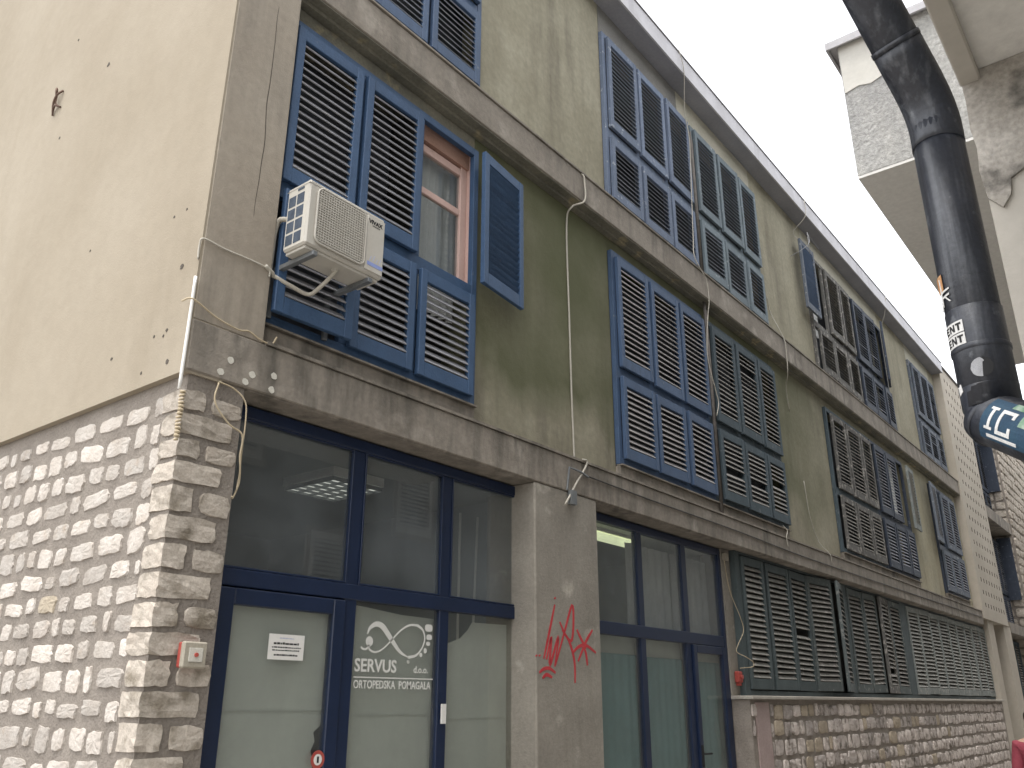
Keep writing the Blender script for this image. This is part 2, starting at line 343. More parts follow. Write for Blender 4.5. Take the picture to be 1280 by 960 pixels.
class MB:
    def __init__(s): s.v, s.f = [], []
    def add(s, vs, fs):
        n = len(s.v); s.v += [tuple(v) for v in vs]; s.f += [tuple(i+n for i in f) for f in fs]; return s
    def box(s, x0, x1, y0, y1, z0, z1):
        return s.add([(x0, y0, z0), (x1, y0, z0), (x1, y1, z0), (x0, y1, z0), (x0, y0, z1), (x1, y0, z1), (x1, y1, z1), (x0, y1, z1)],
                     [(0, 3, 2, 1), (4, 5, 6, 7), (0, 1, 5, 4), (1, 2, 6, 5), (2, 3, 7, 6), (3, 0, 4, 7)])
    def cbox(s, x0, x1, y0, y1, z0, z1, c=.006):
        """box with chamfered edges"""
        bm = bmesh.new()
        bmesh.ops.create_cube(bm, size=1)
        for v in bm.verts:
            v.co = Vector(((x0+x1)/2+v.co.x*(x1-x0), (y0+y1)/2+v.co.y*(y1-y0), (z0+z1)/2+v.co.z*(z1-z0)))
        bmesh.ops.bevel(bm, geom=bm.edges[:], offset=c, segments=1, affect='EDGES', profile=.5)
        bm.verts.index_update()
        s.add([v.co[:] for v in bm.verts], [[v.index for v in f.verts] for f in bm.faces])
        bm.free(); return s
    def tube(s, pts, r, n=8, caps=True, radii=None):
        pts = [Vector(p) for p in pts]
        rings = []
        T0 = (pts[1]-pts[0]).normalized()
        ref = Vector((0, 0, 1)) if abs(T0.z) < .9 else Vector((1, 0, 0))
        N0 = T0.cross(ref).normalized()
        for i, p in enumerate(pts):
            a = pts[max(i-1, 0)]; b = pts[min(i+1, len(pts)-1)]
            T = (b-a).normalized()
            N0 = (N0 - T*N0.dot(T)).normalized()
            B = T.cross(N0)
            rr = radii[i] if radii else r
            rings.append([p+(N0*math.cos(2*math.pi*k/n)+B*math.sin(2*math.pi*k/n))*rr for k in range(n)])
        vs = [v for ring in rings for v in ring]
        fs = []
        for i in range(len(pts)-1):
            for k in range(n):
                fs.append((i*n+k, i*n+(k+1) % n, (i+1)*n+(k+1) % n, (i+1)*n+k))
        if caps:
            fs.append(tuple(range(n))[::-1]); fs.append(tuple((len(pts)-1)*n+k for k in range(n)))
        return s.add(vs, fs)
    def prism(s, poly, fn, d):
        """poly of 2D points; fn(u, v, w) -> xyz; extruded over w from 0 to d"""
        n = len(poly)
        vs = [fn(u, v, 0) for u, v in poly] + [fn(u, v, d) for u, v in poly]
        fs = [tuple(range(n)), tuple(range(n, 2*n))[::-1]] + [(i, i+n, (i+1) % n+n, (i+1) % n) for i in range(n)]
        return s.add(vs, fs)
    def mesh(s, name, mat, smooth=False, fix=True):
        me = bpy.data.meshes.new(name)
        me.from_pydata(s.v, [], s.f)
        if fix:
            bm = bmesh.new(); bm.from_mesh(me); bmesh.ops.recalc_face_normals(bm, faces=bm.faces); bm.to_mesh(me); bm.free()
        me.materials.append(mat if not isinstance(mat, str) else M[mat])
        if smooth:
            for p in me.polygons: p.use_smooth = True
        me.update()
        return me
    def build(s, name, mat, parent=None, smooth=False, fix=True):
        o = bpy.data.objects.new(name, s.mesh(name, mat, smooth, fix))
        C.objects.link(o)
        return put(o, parent)

def box(name, mat, parent, *a, c=0):
    return (MB().cbox(*a, c=c) if c else MB().box(*a)).build(name, mat, parent)

def inst(name, me, parent, loc, rot=(0, 0, 0), scale=(1, 1, 1)):
    o = bpy.data.objects.new(name, me); C.objects.link(o)
    o.location = loc; o.rotation_euler = rot; o.scale = scale
    return put(o, parent)

def smooth_path(pts, sub=6):
    P = [Vector(p) for p in pts]
    if len(P) < 3: return P
    P = [P[0]*2-P[1]] + P + [P[-1]*2-P[-2]]
    out = []
    for i in range(1, len(P)-2):
        for k in range(sub):
            t = k/sub
            a, b, c, d = P[i-1], P[i], P[i+1], P[i+2]
            out.append(.5*((2*b)+(c-a)*t+(2*a-5*b+4*c-d)*t*t+(3*b-a-3*c+d)*t**3))
    out.append(P[-2])
    return out

def text(name, s, size, loc, mat, parent, xs=1.0, rot=(math.pi/2, 0, 0), bold=0.0, depth=.0012, align='LEFT', space=1.0):
    cu = bpy.data.curves.new(name, 'FONT')
    cu.body = s; cu.size = size; cu.extrude = depth; cu.offset = bold; cu.align_x = align; cu.resolution_u = 3; cu.space_character = space
    t = bpy.data.objects.new(name, cu)
    C.objects.link(t)
    bpy.context.view_layer.update()
    me = bpy.data.meshes.new_from_object(t)
    bpy.data.objects.remove(t); bpy.data.curves.remove(cu)
    me.materials.clear(); me.materials.append(M[mat]); me.name = name
    o = bpy.data.objects.new(name, me); C.objects.link(o)
    o.location = loc; o.rotation_euler = rot; o.scale = (xs, 1, 1)
    return put(o, parent)

def ribbon(mb, pts, w, fn, d=.002):
    """flat stroke in a plane: pts 2D, w width or list, fn(u, v, depth)->xyz"""
    P = smooth_path([(p[0], p[1], 0) for p in pts], 5)
    n = len(P)
    Lf, Rt = [], []
    for i, p in enumerate(P):
        T = (P[min(i+1, n-1)]-P[max(i-1, 0)])
        if T.length < 1e-6: T = Vector((1, 0, 0))
        T.normalize(); Nn = Vector((-T.y, T.x, 0))
        ww = (w if not isinstance(w, (list, tuple)) else w[0]+(w[1]-w[0])*math.sin(math.pi*i/(n-1)))*.5
        Lf.append(p+Nn*ww); Rt.append(p-Nn*ww)
    vs = [fn(v.x, v.y, 0) for v in Lf]+[fn(v.x, v.y, 0) for v in Rt]+[fn(v.x, v.y, d) for v in Lf]+[fn(v.x, v.y, d) for v in Rt]
    fs = []
    for i in range(n-1):
        fs += [(i, i+1, n+i+1, n+i), (2*n+i, 3*n+i, 3*n+i+1, 2*n+i+1), (i, 2*n+i, 2*n+i+1, i+1), (n+i, n+i+1, 3*n+i+1, 3*n+i)]
    fs += [(0, n, 3*n, 2*n), (n-1, 3*n-1, 4*n-1, 2*n-1)]
    mb.add(vs, fs)

# ------------------------------------------------------------------ the street
st = MB()
n = 24
st.add([(-150+300*i/n, -150+300*j/n, 0) for j in range(n+1) for i in range(n+1)],
       [(j*(n+1)+i, j*(n+1)+i+1, (j+1)*(n+1)+i+1, (j+1)*(n+1)+i) for j in range(n) for i in range(n)])
tag(st.build('street', 'street'), kind='structure')

# ------------------------------------------------------------------ main building
B = empty('apartment_building', (2.26, 0, 0), 'long olive and concrete apartment building with blue shutters and shops below', 'building')
ZL0, ZL1, ZM0, ZM1, ZE0, ZE1 = 3.264, 3.56, 6.28, 6.60, 9.40, 9.67
XE = 22.55
box('gable_wall', 'cream', B, 2.26, 2.5, .004, 9, 3.25, 9.39)
box('pilaster', 'pilaster', B, 2.27, 2.735, 0, .5, 3.562, 9.398, c=.008)
box('back_wall', 'dark', B, 2.5, 26, 8.8, 9, 0, 9.39)
box('floor_slab', 'concrete', B, 2.27, XE, -.006, 8.7, ZL0, ZL1, c=.008)
box('floor_slab', 'concrete', B, 2.74, XE, 0, 8.7, ZM0, ZM1, c=.008)
box('slab_lip', 'concrete', B, 2.74, XE-.01, -.014, .03, ZM1+.002, ZM1+.02)
box('slab_lip', 'concrete', B, 2.75, XE-.01, -.018, .03, ZL1+.002, ZL1+.022)
# thin soffit faces under the slabs; the mid slab's is darker, with tan spots
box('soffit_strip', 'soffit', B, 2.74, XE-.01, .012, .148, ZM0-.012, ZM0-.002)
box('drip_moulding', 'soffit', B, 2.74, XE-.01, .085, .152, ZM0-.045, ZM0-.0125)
for x0, x1 in ((2.67, 5.388), (6.305, 22.5)):
    box('soffit_strip', 'concrete', B, x0, x1, .01, .22, ZL0-.008, ZL0-.002)
box('roof_slab', 'eave', B, 2.1, XE-.02, -.085, 8.9, ZE0, ZE1-.02)
box('fascia', 'fascia', B, 2.08, XE-.02, -.11, -.087, ZE0-.01, ZE1-.012)
box('roof_edge', 'roof_edge', B, 2.05, XE-.02, -.122, 8.9, ZE1-.008, ZE1+.008)

# --- wall piers, sills and lintels round the windows
W1, W2, W3, W4 = (2.74, 4.755), (6.90, 11.21), (13.38, 17.78), (19.90, 21.99)
piers = [(4.755, 6.90), (11.21, 13.38), (17.78, 19.90), (21.99, 22.54)]
for x0, x1 in piers:
    box('wall', 'olive' if x0 < 17 else 'olive_pale', B, x0, x1, .15, .5, ZL1+.002, ZM0-.002)
    box('wall', 'olive', B, x0, x1, .15, .5, ZM1+.002, ZE0-.002)
for i, (x0, x1) in enumerate((W1, W2, W3, W4)):
    box('window_sill', 'concrete', B, x0+.003, x1-.003, .1, .5, ZL1+.024, 3.728, c=.006)
    box('sill_edge', 'concrete', B, x0+.004, x1-.004, .072, .14, 3.729, 3.742)
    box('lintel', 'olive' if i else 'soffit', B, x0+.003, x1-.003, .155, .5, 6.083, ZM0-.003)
    box('window_sill', 'concrete', B, x0+.003, x1-.003, .11, .5, ZM1+.022, 6.678)
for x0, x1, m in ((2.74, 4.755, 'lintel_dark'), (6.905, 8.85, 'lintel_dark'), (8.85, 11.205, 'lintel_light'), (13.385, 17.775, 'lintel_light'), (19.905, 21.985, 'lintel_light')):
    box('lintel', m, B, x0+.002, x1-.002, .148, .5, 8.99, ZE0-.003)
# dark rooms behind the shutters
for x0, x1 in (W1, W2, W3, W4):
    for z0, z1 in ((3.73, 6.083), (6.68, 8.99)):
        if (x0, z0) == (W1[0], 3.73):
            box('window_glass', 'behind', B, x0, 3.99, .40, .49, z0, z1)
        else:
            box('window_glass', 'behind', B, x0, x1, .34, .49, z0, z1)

# --- shutters
SL_T = R(53)
def slat_mesh(name, L, d, t, mat, ang=SL_T):
    m = MB()
    a = Vector((0, -math.cos(ang), -math.sin(ang)))
    nn = Vector((0, -math.sin(ang), math.cos(ang)))
    vs = []
    for x in (-L/2, L/2):
        for s1, s2 in ((-1, -1), (1, -1), (1, 1), (-1, 1)):
            p = a*(s1*d/2) + nn*(s2*t/2)
            vs.append((x, p.y, p.z))
    m.add(vs, [(0, 1, 2, 3), (4, 7, 6, 5), (0, 4, 5, 1), (1, 5, 6, 2), (2, 6, 7, 3), (3, 7, 4, 0)])
    return m.mesh(name, mat)

CACHE = {}
ST, RT_, RB = .066, .095, .115
def leaf(parent, hinge, w, h, fm, sm, side='L', rot=0.0, single=False, tilt=0.0, pitch=.0585, ragged=0.0, label=None):
    """louvred shutter: hinge = world point of its lower hinge corner (back face); front looks to -y"""
    key = ('f', round(w, 3), round(h, 3), fm, side)
    s = 1 if side == 'L' else -1
    if key not in CACHE:
        m = MB()
        xa, xb = (0, w) if side == 'L' else (-w, 0)
        t = .042
        m.cbox(xa, xa+ST, -t, 0, 0, h, c=.005)
        m.cbox(xb-ST, xb, -t, 0, 0, h, c=.005)
        m.cbox(xa+ST-.002, xb-ST+.002, -t+.003, -.003, h-RT_, h-.001, c=.004)
        m.cbox(xa+ST-.002, xb-ST+.002, -t+.003, -.003, .001, RB, c=.004)
        CACHE[key] = m.mesh('shutter', fm)
    o = inst('shutter', CACHE[key], parent, hinge, (0, tilt, rot))
    if label: o['label'] = label
    L = w-2*ST+.004
    n = int((h-RT_-RB)/pitch)
    p = (h-RT_-RB)/n
    zs = [RB+p*(i+.5) for i in range(n)]
    if single:
        k2 = ('s', round(L, 3), sm)
        if k2 not in CACHE: CACHE[k2] = slat_mesh('slat', L, .052, .008, sm)
        for z in zs:
            if ragged and random.random() < ragged*.15: continue
            sl_ = inst('slat', CACHE[k2], None, (s*w/2, -.021, z), (random.gauss(0, R(1.2+4*ragged)), random.gauss(0, R(.25+.8*ragged)), 0))
            sl_.parent = o
    else:
        var = random.randrange(4)
        k3 = ('j', round(L, 3), round(h, 3), sm, var, ragged)
        if k3 not in CACHE:
            m = MB()
            base = slat_mesh('tmp', L, .052, .008, sm)
            for z in zs:
                if ragged and random.random() < ragged*.035: continue
                mt = Matrix.Translation((0, -.021, z)) @ Matrix.Rotation(random.gauss(0, R(1.2+4*ragged)), 4, 'X') @ Matrix.Rotation(random.gauss(0, R(.3+1.3*ragged)), 4, 'Y')
                m.add([mt @ v.co for v in base.vertices], [tuple(q.vertices) for q in base.polygons])
            bpy.data.meshes.remove(base)
            CACHE[k3] = m.mesh('slats', sm)
        sl_ = inst('slats', CACHE[k3], None, (s*w/2, 0, 0))
        sl_.parent = o
        tag(sl_, kind='stuff')
    return o

def casing(x0, x1, z0, z1, zmid, xs, mat, name='window_frame'):
    m = MB()
    ya, yb = .102, .152
    m.cbox(x0, x0+.06, ya, yb, z0, z1, c=.004)
    m.cbox(x1-.06, x1, ya, yb, z0, z1, c=.004)
    m.cbox(x0+.06, x1-.06, ya, yb, z1-.07, z1, c=.004)
    m.cbox(x0+.06, x1-.06, ya, yb, z0, z0+.07, c=.004)
    m.cbox(x0+.06, x1-.06, ya+.002, yb, zmid-.06, zmid+.06, c=.004)
    for x in xs:
        m.cbox(x-.035, x+.035, ya+.004, yb, z0+.07, zmid-.06, c=.004)
        m.cbox(x-.035, x+.035, ya+.004, yb, zmid+.06, z1-.07, c=.004)
    return m.build(name, mat, B)

F1 = dict(f=(3.745, 6.08), up=(4.755, 6.0), lo=(3.80, 4.655), mid=4.705)
F2 = dict(f=(6.68, 8.985), up=(7.655, 8.925), lo=(6.72, 7.52), mid=7.59)
YB = .100

def unit(fl, cols, x0, x1, fm, sm, cm=None, skip=(), single=False, ragged=0.0, openl=()):
    """three columns of shutters in two rows inside one casing"""
    casing(x0, x1, fl['f'][0], fl['f'][1], fl['mid'], [(cols[0][1]+cols[1][0])/2, (cols[1][1]+cols[2][0])/2], cm or fm)
    for ci, (a, b) in enumerate(cols):
        for row in ('up', 'lo'):
            if (ci, row) in skip: continue
            z0, z1 = fl[row]
            side = 'R' if ci == 2 else 'L'
            hx = b if side == 'R' else a
            op = [o for o in openl if o[0] == (ci, row)]
            yh = YB
            rot = random.gauss(0, R(.5))*(1+3*ragged)
            rot = -abs(rot) if side == 'L' else abs(rot)
            lab = None
            if op:
                rot, yh, lab = R(op[0][1]), op[0][2], op[0][3]
            leaf(B, (hx, yh, z0+random.uniform(-.004, .004)), b-a, z1-z0, op[0][4] if op and len(op[0]) > 4 else fm, op[0][5] if op and len(op[0]) > 4 else sm, side, rot, single, random.gauss(0, R(.2+.5*ragged)), ragged=ragged, label=lab)

c1 = [(2.78, 3.385), (3.43, 4.02), (4.075, 4.69)]
unit(F1, c1, 2.742, 4.752, 'blue', 'blue_slat', single=True, skip=((0, 'lo'),),
     openl=[((2, 'up'), 186, -.03, 'blue shutter swung wide open against the wall', 'blue', 'blue')])
leaf(B, (2.78, .04, 3.80), .60, .855, 'blue', 'blue_slat', 'L', R(-2), True, label='lower blue shutter hanging ajar behind the air conditioner')
unit(F2, c1, 2.742, 4.752, 'blue_b', 'hazeb_slat', single=True, skip=((0, 'up'), (1, 'up'), (2, 'up')))
for a, b in c1:
    leaf(B, (a, YB, 7.655), b-a, 1.27, 'blue_b', 'hazeb_slat')
ca = [(6.965, 7.605), (7.66, 8.30), (8.355, 8.985)]
cb = [(9.185, 9.815), (9.885, 10.525), (10.595, 11.185)]
unit(F1, ca, 6.905, 9.005, 'blue_b', 'blueb_slat', single=True)
unit(F1, cb, 9.125, 11.205, 'teal', 'teal_slat', single=True, ragged=.3)
unit(F2, ca, 6.905, 9.005, 'haze_blue', 'hazeb_slat')
unit(F2, cb, 9.125, 11.205, 'haze_teal', 'hazeb_slat', ragged=.2)
cc = [(13.55, 14.19), (14.26, 14.92), (14.98, 15.58)]
cd = [(15.78, 16.42), (16.49, 17.13), (17.2, 17.74)]
unit(F1, cc, 13.385, 15.62, 'brown_grey', 'browng_slat', 'teal', ragged=.3)
unit(F1, cd, 15.68, 17.775, 'navy', 'navy_slat', ragged=.2, openl=[((2, 'up'), 183, .0, 'pale shutter leaf swung open to the right', 'ribbon_grey', 'ribbong_slat')])
unit(F2, cc, 13.385, 15.62, 'brown_grey', 'browng_slat', ragged=.5, openl=[((0, 'up'), -180, .0, 'grey shutter leaf swung open to the left', 'dull_blue', 'blue_b')])
unit(F2, cd, 15.68, 17.775, 'navy', 'hazeb_slat', ragged=.4, openl=[((2, 'up'), 14, .09, None)])
ce = [(19.98, 20.60), (20.65, 21.28), (21.32, 21.94)]
unit(F1, ce, 19.905, 21.985, 'dull_blue', 'navy_slat', 'navy', openl=[((0, 'up'), -176, .0, 'shutter leaf folded back against the wall')])
unit(F2, ce, 19.905, 21.985, 'dull_blue', 'hazeb_slat', ragged=.5)

# thin pipes in the gaps between neighbouring window casings
for z0, z1 in ((3.6, 6.27), (6.62, 8.8)):
    m = MB(); m.tube([(9.045, .07, z0), (9.045, .07, z1)], .018, 8); m.tube([(9.088, .075, z0), (9.088, .075, z1-.1)], .014, 8)
    m.build('gap_pipe', 'gap_pipe', B, smooth=True)
    box('gap_board', 'teal', B, 9.008, 9.122, .12, .16, z0+.16, z1-.2)
box('gap_board', 'brown_grey', B, 15.625, 15.675, .12, .16, 3.75, 6.07)
box('gap_board', 'brown_grey', B, 15.625, 15.675, .12, .16, 6.7, 8.97)

# --- the window behind the open blue shutter
m = MB()
m.cbox(4.655, 4.735, .22, .27, 4.7, 6.02, c=.004)          # right stile
m.cbox(4.06, 4.655, .222, .27, 5.83, 5.90, c=.004)          # top rail
m.cbox(4.06, 4.655, .225, .262, 5.44, 5.50, c=.004)         # glazing bar
m.cbox(4.736, 4.752, .19, .30, 4.7, 6.07, c=.003)
m.build('window_casement', 'salmon', B)
box('window_head', 'salmon_dull', B, 4.06, 4.752, .20, .40, 5.92, 6.082)
box('window_pane', 'glass', B, 4.06, 4.655, .242, .246, 4.7, 5.83)
box('room_back', 'dark', B, 4.0, 4.752, .47, .49, 3.74, 6.08)
box('window_post', 'dark', B, 4.025, 4.055, .156, .465, 3.75, 6.08)
def curtain(name, x0, x1, y, z0, z1, mat, parent, folds=9, amp=.02):
    m = MB(); n = folds*6
    vs = []
    for i in range(n+1):
        x = x0+(x1-x0)*i/n
        d = amp*math.sin(i/6*2*math.pi)*(1+.4*math.sin(i*.37))
        vs += [(x, y+d, z0), (x, y+d*.7, z1)]
    for i in range(n+1):
        x, yy, _ = vs[2*i]; vs += []
    fs = [(2*i, 2*i+2, 2*i+3, 2*i+1) for i in range(n)]
    k = len(vs)
    vs += [(a, b+.004, c) for a, b, c in vs]
    fs += [(k+2*i, k+2*i+1, k+2*i+3, k+2*i+2) for i in range(n)]
    fs += [(0, 1, k+1, k), (2*n, k+2*n, k+2*n+1, 2*n+1)]
    m.add(vs, fs)
    return m.build(name, mat, parent, smooth=True)
cu = curtain('curtain', 4.06, 4.74, .35, 4.5, 5.95, 'curtain', None, 8, .025)
tag(cu, 'pale net curtain behind the open blue shutter', 'curtain')
cu = curtain('curtain', 13.5, 14.25, .30, 7.6, 8.9, 'curtain', None, 6)
tag(cu, 'pale curtain in the upper window beside the grey shutter swung open', 'curtain')
cu = curtain('curtain', 17.15, 17.72, .30, 4.75, 6.0, 'curtain', None, 6)
tag(cu, 'pale curtain behind the half open navy window on the first floor', 'curtain')

# --- ground floor: stone gable base, pier, pillar, shopfronts, ribbon of shutters over the low stone wall
box('gable_base', 'mortar', B, 2.302, 2.6, .03, 9, 0, 3.262)
pier = box('stone_pier', 'mortar', B, 2.303, 2.655, .018, .45, 0, 3.261)
box('pillar', 'pillar', B, 5.39, 6.30, 0, .5, 0, 3.262, c=.012)

def stone_variant(k, box_like=False):
    rnd = random.Random(100+k)
    m = MB(); n = 16
    ang = [math.pi/4+math.pi/2*(i//4)+(math.pi/2)*((i % 4)/4)+(rnd.uniform(-.12, .12) if i % 4 else rnd.uniform(-.07, .07)) for i in range(n)]
    def rr(a, p):
        c, s = abs(math.cos(a)), abs(math.sin(a))
        return 1/((c**p+s**p)**(1/p))
    out, edge, inner = [], [], []
    pw = 7 if box_like else 7
    j = .10 if box_like else .17
    for a in ang:
        r = rr(a, pw)*.5*(1-rnd.uniform(0, j)-(rnd.uniform(.04, .12) if rnd.random() < .12 else 0))
        out.append((math.cos(a)*r, math.sin(a)*r, 0))
        r1 = r*rnd.uniform(.90, .985); edge.append((math.cos(a)*r1, math.sin(a)*r1, rnd.uniform(.55, .88)))
        r2_ = r*rnd.uniform(.45, .65); inner.append((math.cos(a)*r2_, math.sin(a)*r2_, rnd.uniform(.72, 1.05)))
    vs = out+edge+inner+[(rnd.uniform(-.1, .1), rnd.uniform(-.1, .1), rnd.uniform(.75, 1.05))]
    fs = []
    for i in range(n):
        q = (i+1) % n
        fs += [(i, q, n+q, n+i), (n+i, n+q, 2*n+q), (n+i, 2*n+q, 2*n+i), (2*n+i, 2*n+q, 3*n)]
    m.add(vs, fs)
    return m

def stone_layout(u0, u1, z0, z1, rowh, wmin, wmax, gap, rnd, fill=1.0):
    out = []
    z = z1
    while z > z0:
        h = rowh*rnd.uniform(.85, 1.15)
        u = u0 - rnd.uniform(0, wmin)
        while u < u1:
            w = rnd.uniform(wmin, wmax)
            if rnd.random() < fill and u+w < u1+.05:
                a = max(u, u0)
                if u+w-a > .05:
                    out.append((a+(u+w-a)/2, z-h/2+rnd.uniform(-.012, .012), (u+w-a)-gap*rnd.uniform(.6, 1.6), h-gap*rnd.uniform(.3, 1.5)))
            u += w
        z -= h
    return out

# gable stones (face looks to -x)
rnd = random.Random(3)
VG = {}
def vmesh(k, mat, box_like=False):
    key = (k, mat, box_like)
    if key not in VG: VG[key] = stone_variant(k, box_like).mesh('stone', mat)
    return VG[key]
FACE_X = Matrix(((0, 0, -1), (-1, 0, 0), (0, 1, 0))).to_euler()     # local x -> -y, local y -> z, local z -> -x
FACE_Y = Matrix(((1, 0, 0), (0, 0, -1), (0, 1, 0))).to_euler()      # local x -> x, local y -> z, local z -> -y
gable_base = [o for o in B.children if o.name.startswith('gable_base')][0]
low = MB()
for (y, z, w, h) in stone_layout(.18, 2.9, -.1, 3.17, .142, .12, .34, .038, rnd, .995):
    mat = 'stone_yellow' if rnd.random() < .02 else 'stone'
    k = rnd.randrange(14)
    d = rnd.uniform(.007, .016)
    if z > 1.02 and y < 2.5:
        o = inst('stone', vmesh(k, mat), gable_base, (2.303, y, z), FACE_X, (w, h, d))
        if rnd.random() < .5: o.scale.x *= -1
        o.rotation_euler.rotate(Matrix.Rotation(rnd.gauss(0, R(3)), 3, 'X'))
    else:
        v = stone_variant(k)
        mt = Matrix.Translation((2.303, y, z)) @ FACE_X.to_matrix().to_4x4() @ Matrix.Diagonal((w, h, d, 1))
        low.add([mt @ Vector(p) for p in v.v], v.f)
tag(low.build('stones', 'stone', gable_base), kind='stuff')

# corner stones that show on both faces, and stones on the front of the pier
def corner_stone(y1, x1, z0, z1, mat, parent):
    m = MB(); r_ = random.Random(int(z0*1000))
    bm = bmesh.new(); bmesh.ops.create_cube(bm, size=1)
    bmesh.ops.subdivide_edges(bm, edges=bm.edges[:], cuts=3, use_grid_fill=True)
    x0, y0 = 2.291, .008
    for v in bm.verts:
        p = Vector((x0+(v.co.x+.5)*(x1-x0), y0+(v.co.y+.5)*(y1-y0), z0+(v.co.z+.5)*(z1-z0)))
        e = sum(abs(abs(c)-.5) < .01 for c in v.co)
        s_ = .004 if e < 2 else .006
        p += Vector((r_.uniform(-s_, s_), r_.uniform(-s_, s_), r_.uniform(-s_, s_)))
        cc_ = Vector(((x0+x1)/2, (y0+y1)/2, (z0+z1)/2))
        if e == 3: p += (cc_-p)*.03
        v.co = p
    bm.verts.index_update()
    m.add([v.co[:] for v in bm.verts], [[v.index for v in f.verts] for f in bm.faces]); bm.free()
    return m.build('stone', mat, parent)
z = 3.17; k = 0
while z > .1:
    h = rnd.uniform(.125, .155)
    lng = k % 2
    if z > .9:
        corner_stone(.155+.06*rnd.random(), 2.40+.17*lng*rnd.uniform(.7, 1.1)+.02, z-h+.018, z-.008, 'stone_pier', pier)
        xr = 2.44+.16*lng
        if xr < 2.56:
            inst('stone', vmesh(rnd.randrange(14), 'stone_pier', True), pier, ((xr+2.655)/2+.01, .02, z-h/2), FACE_Y, (2.645-xr-.01, h-.03, .014))
    z -= h; k += 1

# --- low stone wall under the ribbon window
XS0, XS1 = 9.25, 23.08
lw = box('low_stone_wall', 'mortar_dark', B, XS0, XS1, .022, .45, 0, 1.628)
box('render_patch', 'pink', B, 9.36, 9.72, .008, .03, 0, 1.60)
rest = MB()
cand = [s for s in stone_layout(9.74, XS1-.02, -.05, 1.60, .195, .13, .44, .034, rnd, 1.0)]
cand += [s for s in stone_layout(XS0+.005, 9.35, -.05, 1.60, .17, .1, .14, .02, rnd, 1.0)]
n_single = 0
for (x, z, w, h) in sorted(cand, key=lambda s: s[0]+max(0, (.55-s[1]))*20):
    k = rnd.randrange(14); d = rnd.uniform(.016, .032)
    if n_single < 150 and z > .7:
        o = inst('stone', vmesh(k, rnd.choice(('stone_low',)*8+('stone_tan',)), rnd.random() < .5), lw, (x, .024, z), FACE_Y, (w, h, d)); n_single += 1
    else:
        v = stone_variant(k, True)
        mt = Matrix.Translation((x, .024, z)) @ FACE_Y.to_matrix().to_4x4() @ Matrix.Diagonal((w, h, d, 1))
        rest.add([mt @ Vector(p) for p in v.v], v.f)
tag(rest.build('stones', 'stone_low', lw), kind='stuff')
box('window_ledge', 'sill', B, 9.21, XS1+.03, -.035, .46, 1.63, 1.668, c=.006)

# --- ribbon of tall louvred shutters
YR = .155
m = MB()
m.cbox(9.43, 9.55, .13, .22, 1.67, 3.255, c=.004)
m.cbox(9.55, 23.2, .13, .22, 3.225, 3.255, c=.004)
m.cbox(9.55, 23.2, .13, .22, 1.67, 1.725, c=.004)
m.cbox(13.10, 13.29, .125, .22, 1.725, 3.225, c=.004)
m.cbox(16.12, 16.50, .125, .22, 1.725, 3.225, c=.004)
m.build('ribbon_window_frame', 'ribbon_teal', B)
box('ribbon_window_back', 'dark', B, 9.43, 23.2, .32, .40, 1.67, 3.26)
rib = [(9.575, 10.185), (10.285, 11.005), (11.02, 11.66), (11.69, 12.45), (12.46, 13.07), (13.31, 14.02), (14.05, 14.73), (14.75, 15.39), (15.41, 16.09)]
for k, (a, b) in enumerate(rib):
    if k < 3: fm, sm, rg = 'ribbon_teal', 'ribbon_slat', .2
    elif k < 6: fm, sm, rg = ('ribbon_mid', 'browng_slat', .28)
    else: fm, sm, rg = ('brown_grey' if k == 7 else 'ribbon_mid'), 'browng_slat', .32
    rot = {3: -5, 4: 12, 7: 5}.get(k, random.uniform(-1.5, 1.5))
    side = 'R' if k in (4, 7) else 'L'
    leaf(B, (b if side == 'R' else a, YR+(-.02 if k == 4 else 0), 1.735), b-a, 1.475, fm, sm, side, R(rot), False, R(random.gauss(0, .35)), pitch=.061, ragged=rg)
x = 16.525
for k in range(9):
    w = .735
    leaf(B, (x, YR, 1.735+random.uniform(-.005, .005)), w-.03, 1.475, 'ribbon_grey', 'ribbong_slat', 'L', R(random.uniform(-2.5, .5)), False, R(random.gauss(0, .3)), pitch=.061, ragged=.15)
    x += w
# recess between the second shop and the ribbon
box('recess_wall', 'pillar', B, 9.225, 9.43, .2, .45, 1.67, 3.255)

# --- shopfronts
def shopfront(label, x0, x1, y, muls, trz, door):
    m = MB()
    fr = m
    t0, t1 = y-.035, y+.035
    fr.cbox(x0, x0+.065, t0, t1, 0, 3.245, c=.005)
    fr.cbox(x1-.065, x1, t0, t1, 0, 3.245, c=.005)
    fr.cbox(x0+.065, x1-.065, t0, t1, 3.17, 3.245, c=.005)
    fr.cbox(x0+.065, x1-.065, t0+.002, t1, trz[0], trz[1], c=.005)
    for a, b in muls:
        fr.cbox(a, b, t0+.012, t1, 0, 3.17, c=.005)
    o = m.build('shopfront', 'shop_blue', B)
    o['label'] = label
    return o
S1 = shopfront('navy framed shopfront with white lettering', 2.66, 5.475, .235, [(3.675, 3.775), (4.548, 4.645)], (2.20, 2.295), 0)
xs = [2.725, 3.675, 3.775, 4.548, 4.645, 5.41]
for i in range(3):
    a, b = xs[2*i], xs[2*i+1]
    box('pane', 'glass', S1, a-.004, b+.004, .232, .238, 2.29, 3.175)
    mm = MB()
    mm.cbox(a, a+.012, .205, .228, 2.297, 3.168, c=.002); mm.cbox(b-.012, b, .205, .228, 2.297, 3.168, c=.002)
    mm.cbox(a+.012, b-.012, .205, .228, 2.297, 2.309, c=.002); mm.cbox(a+.012, b-.012, .205, .228, 3.156, 3.168, c=.002)
    mm.build('glazing_bead', 'shop_blue', S1)
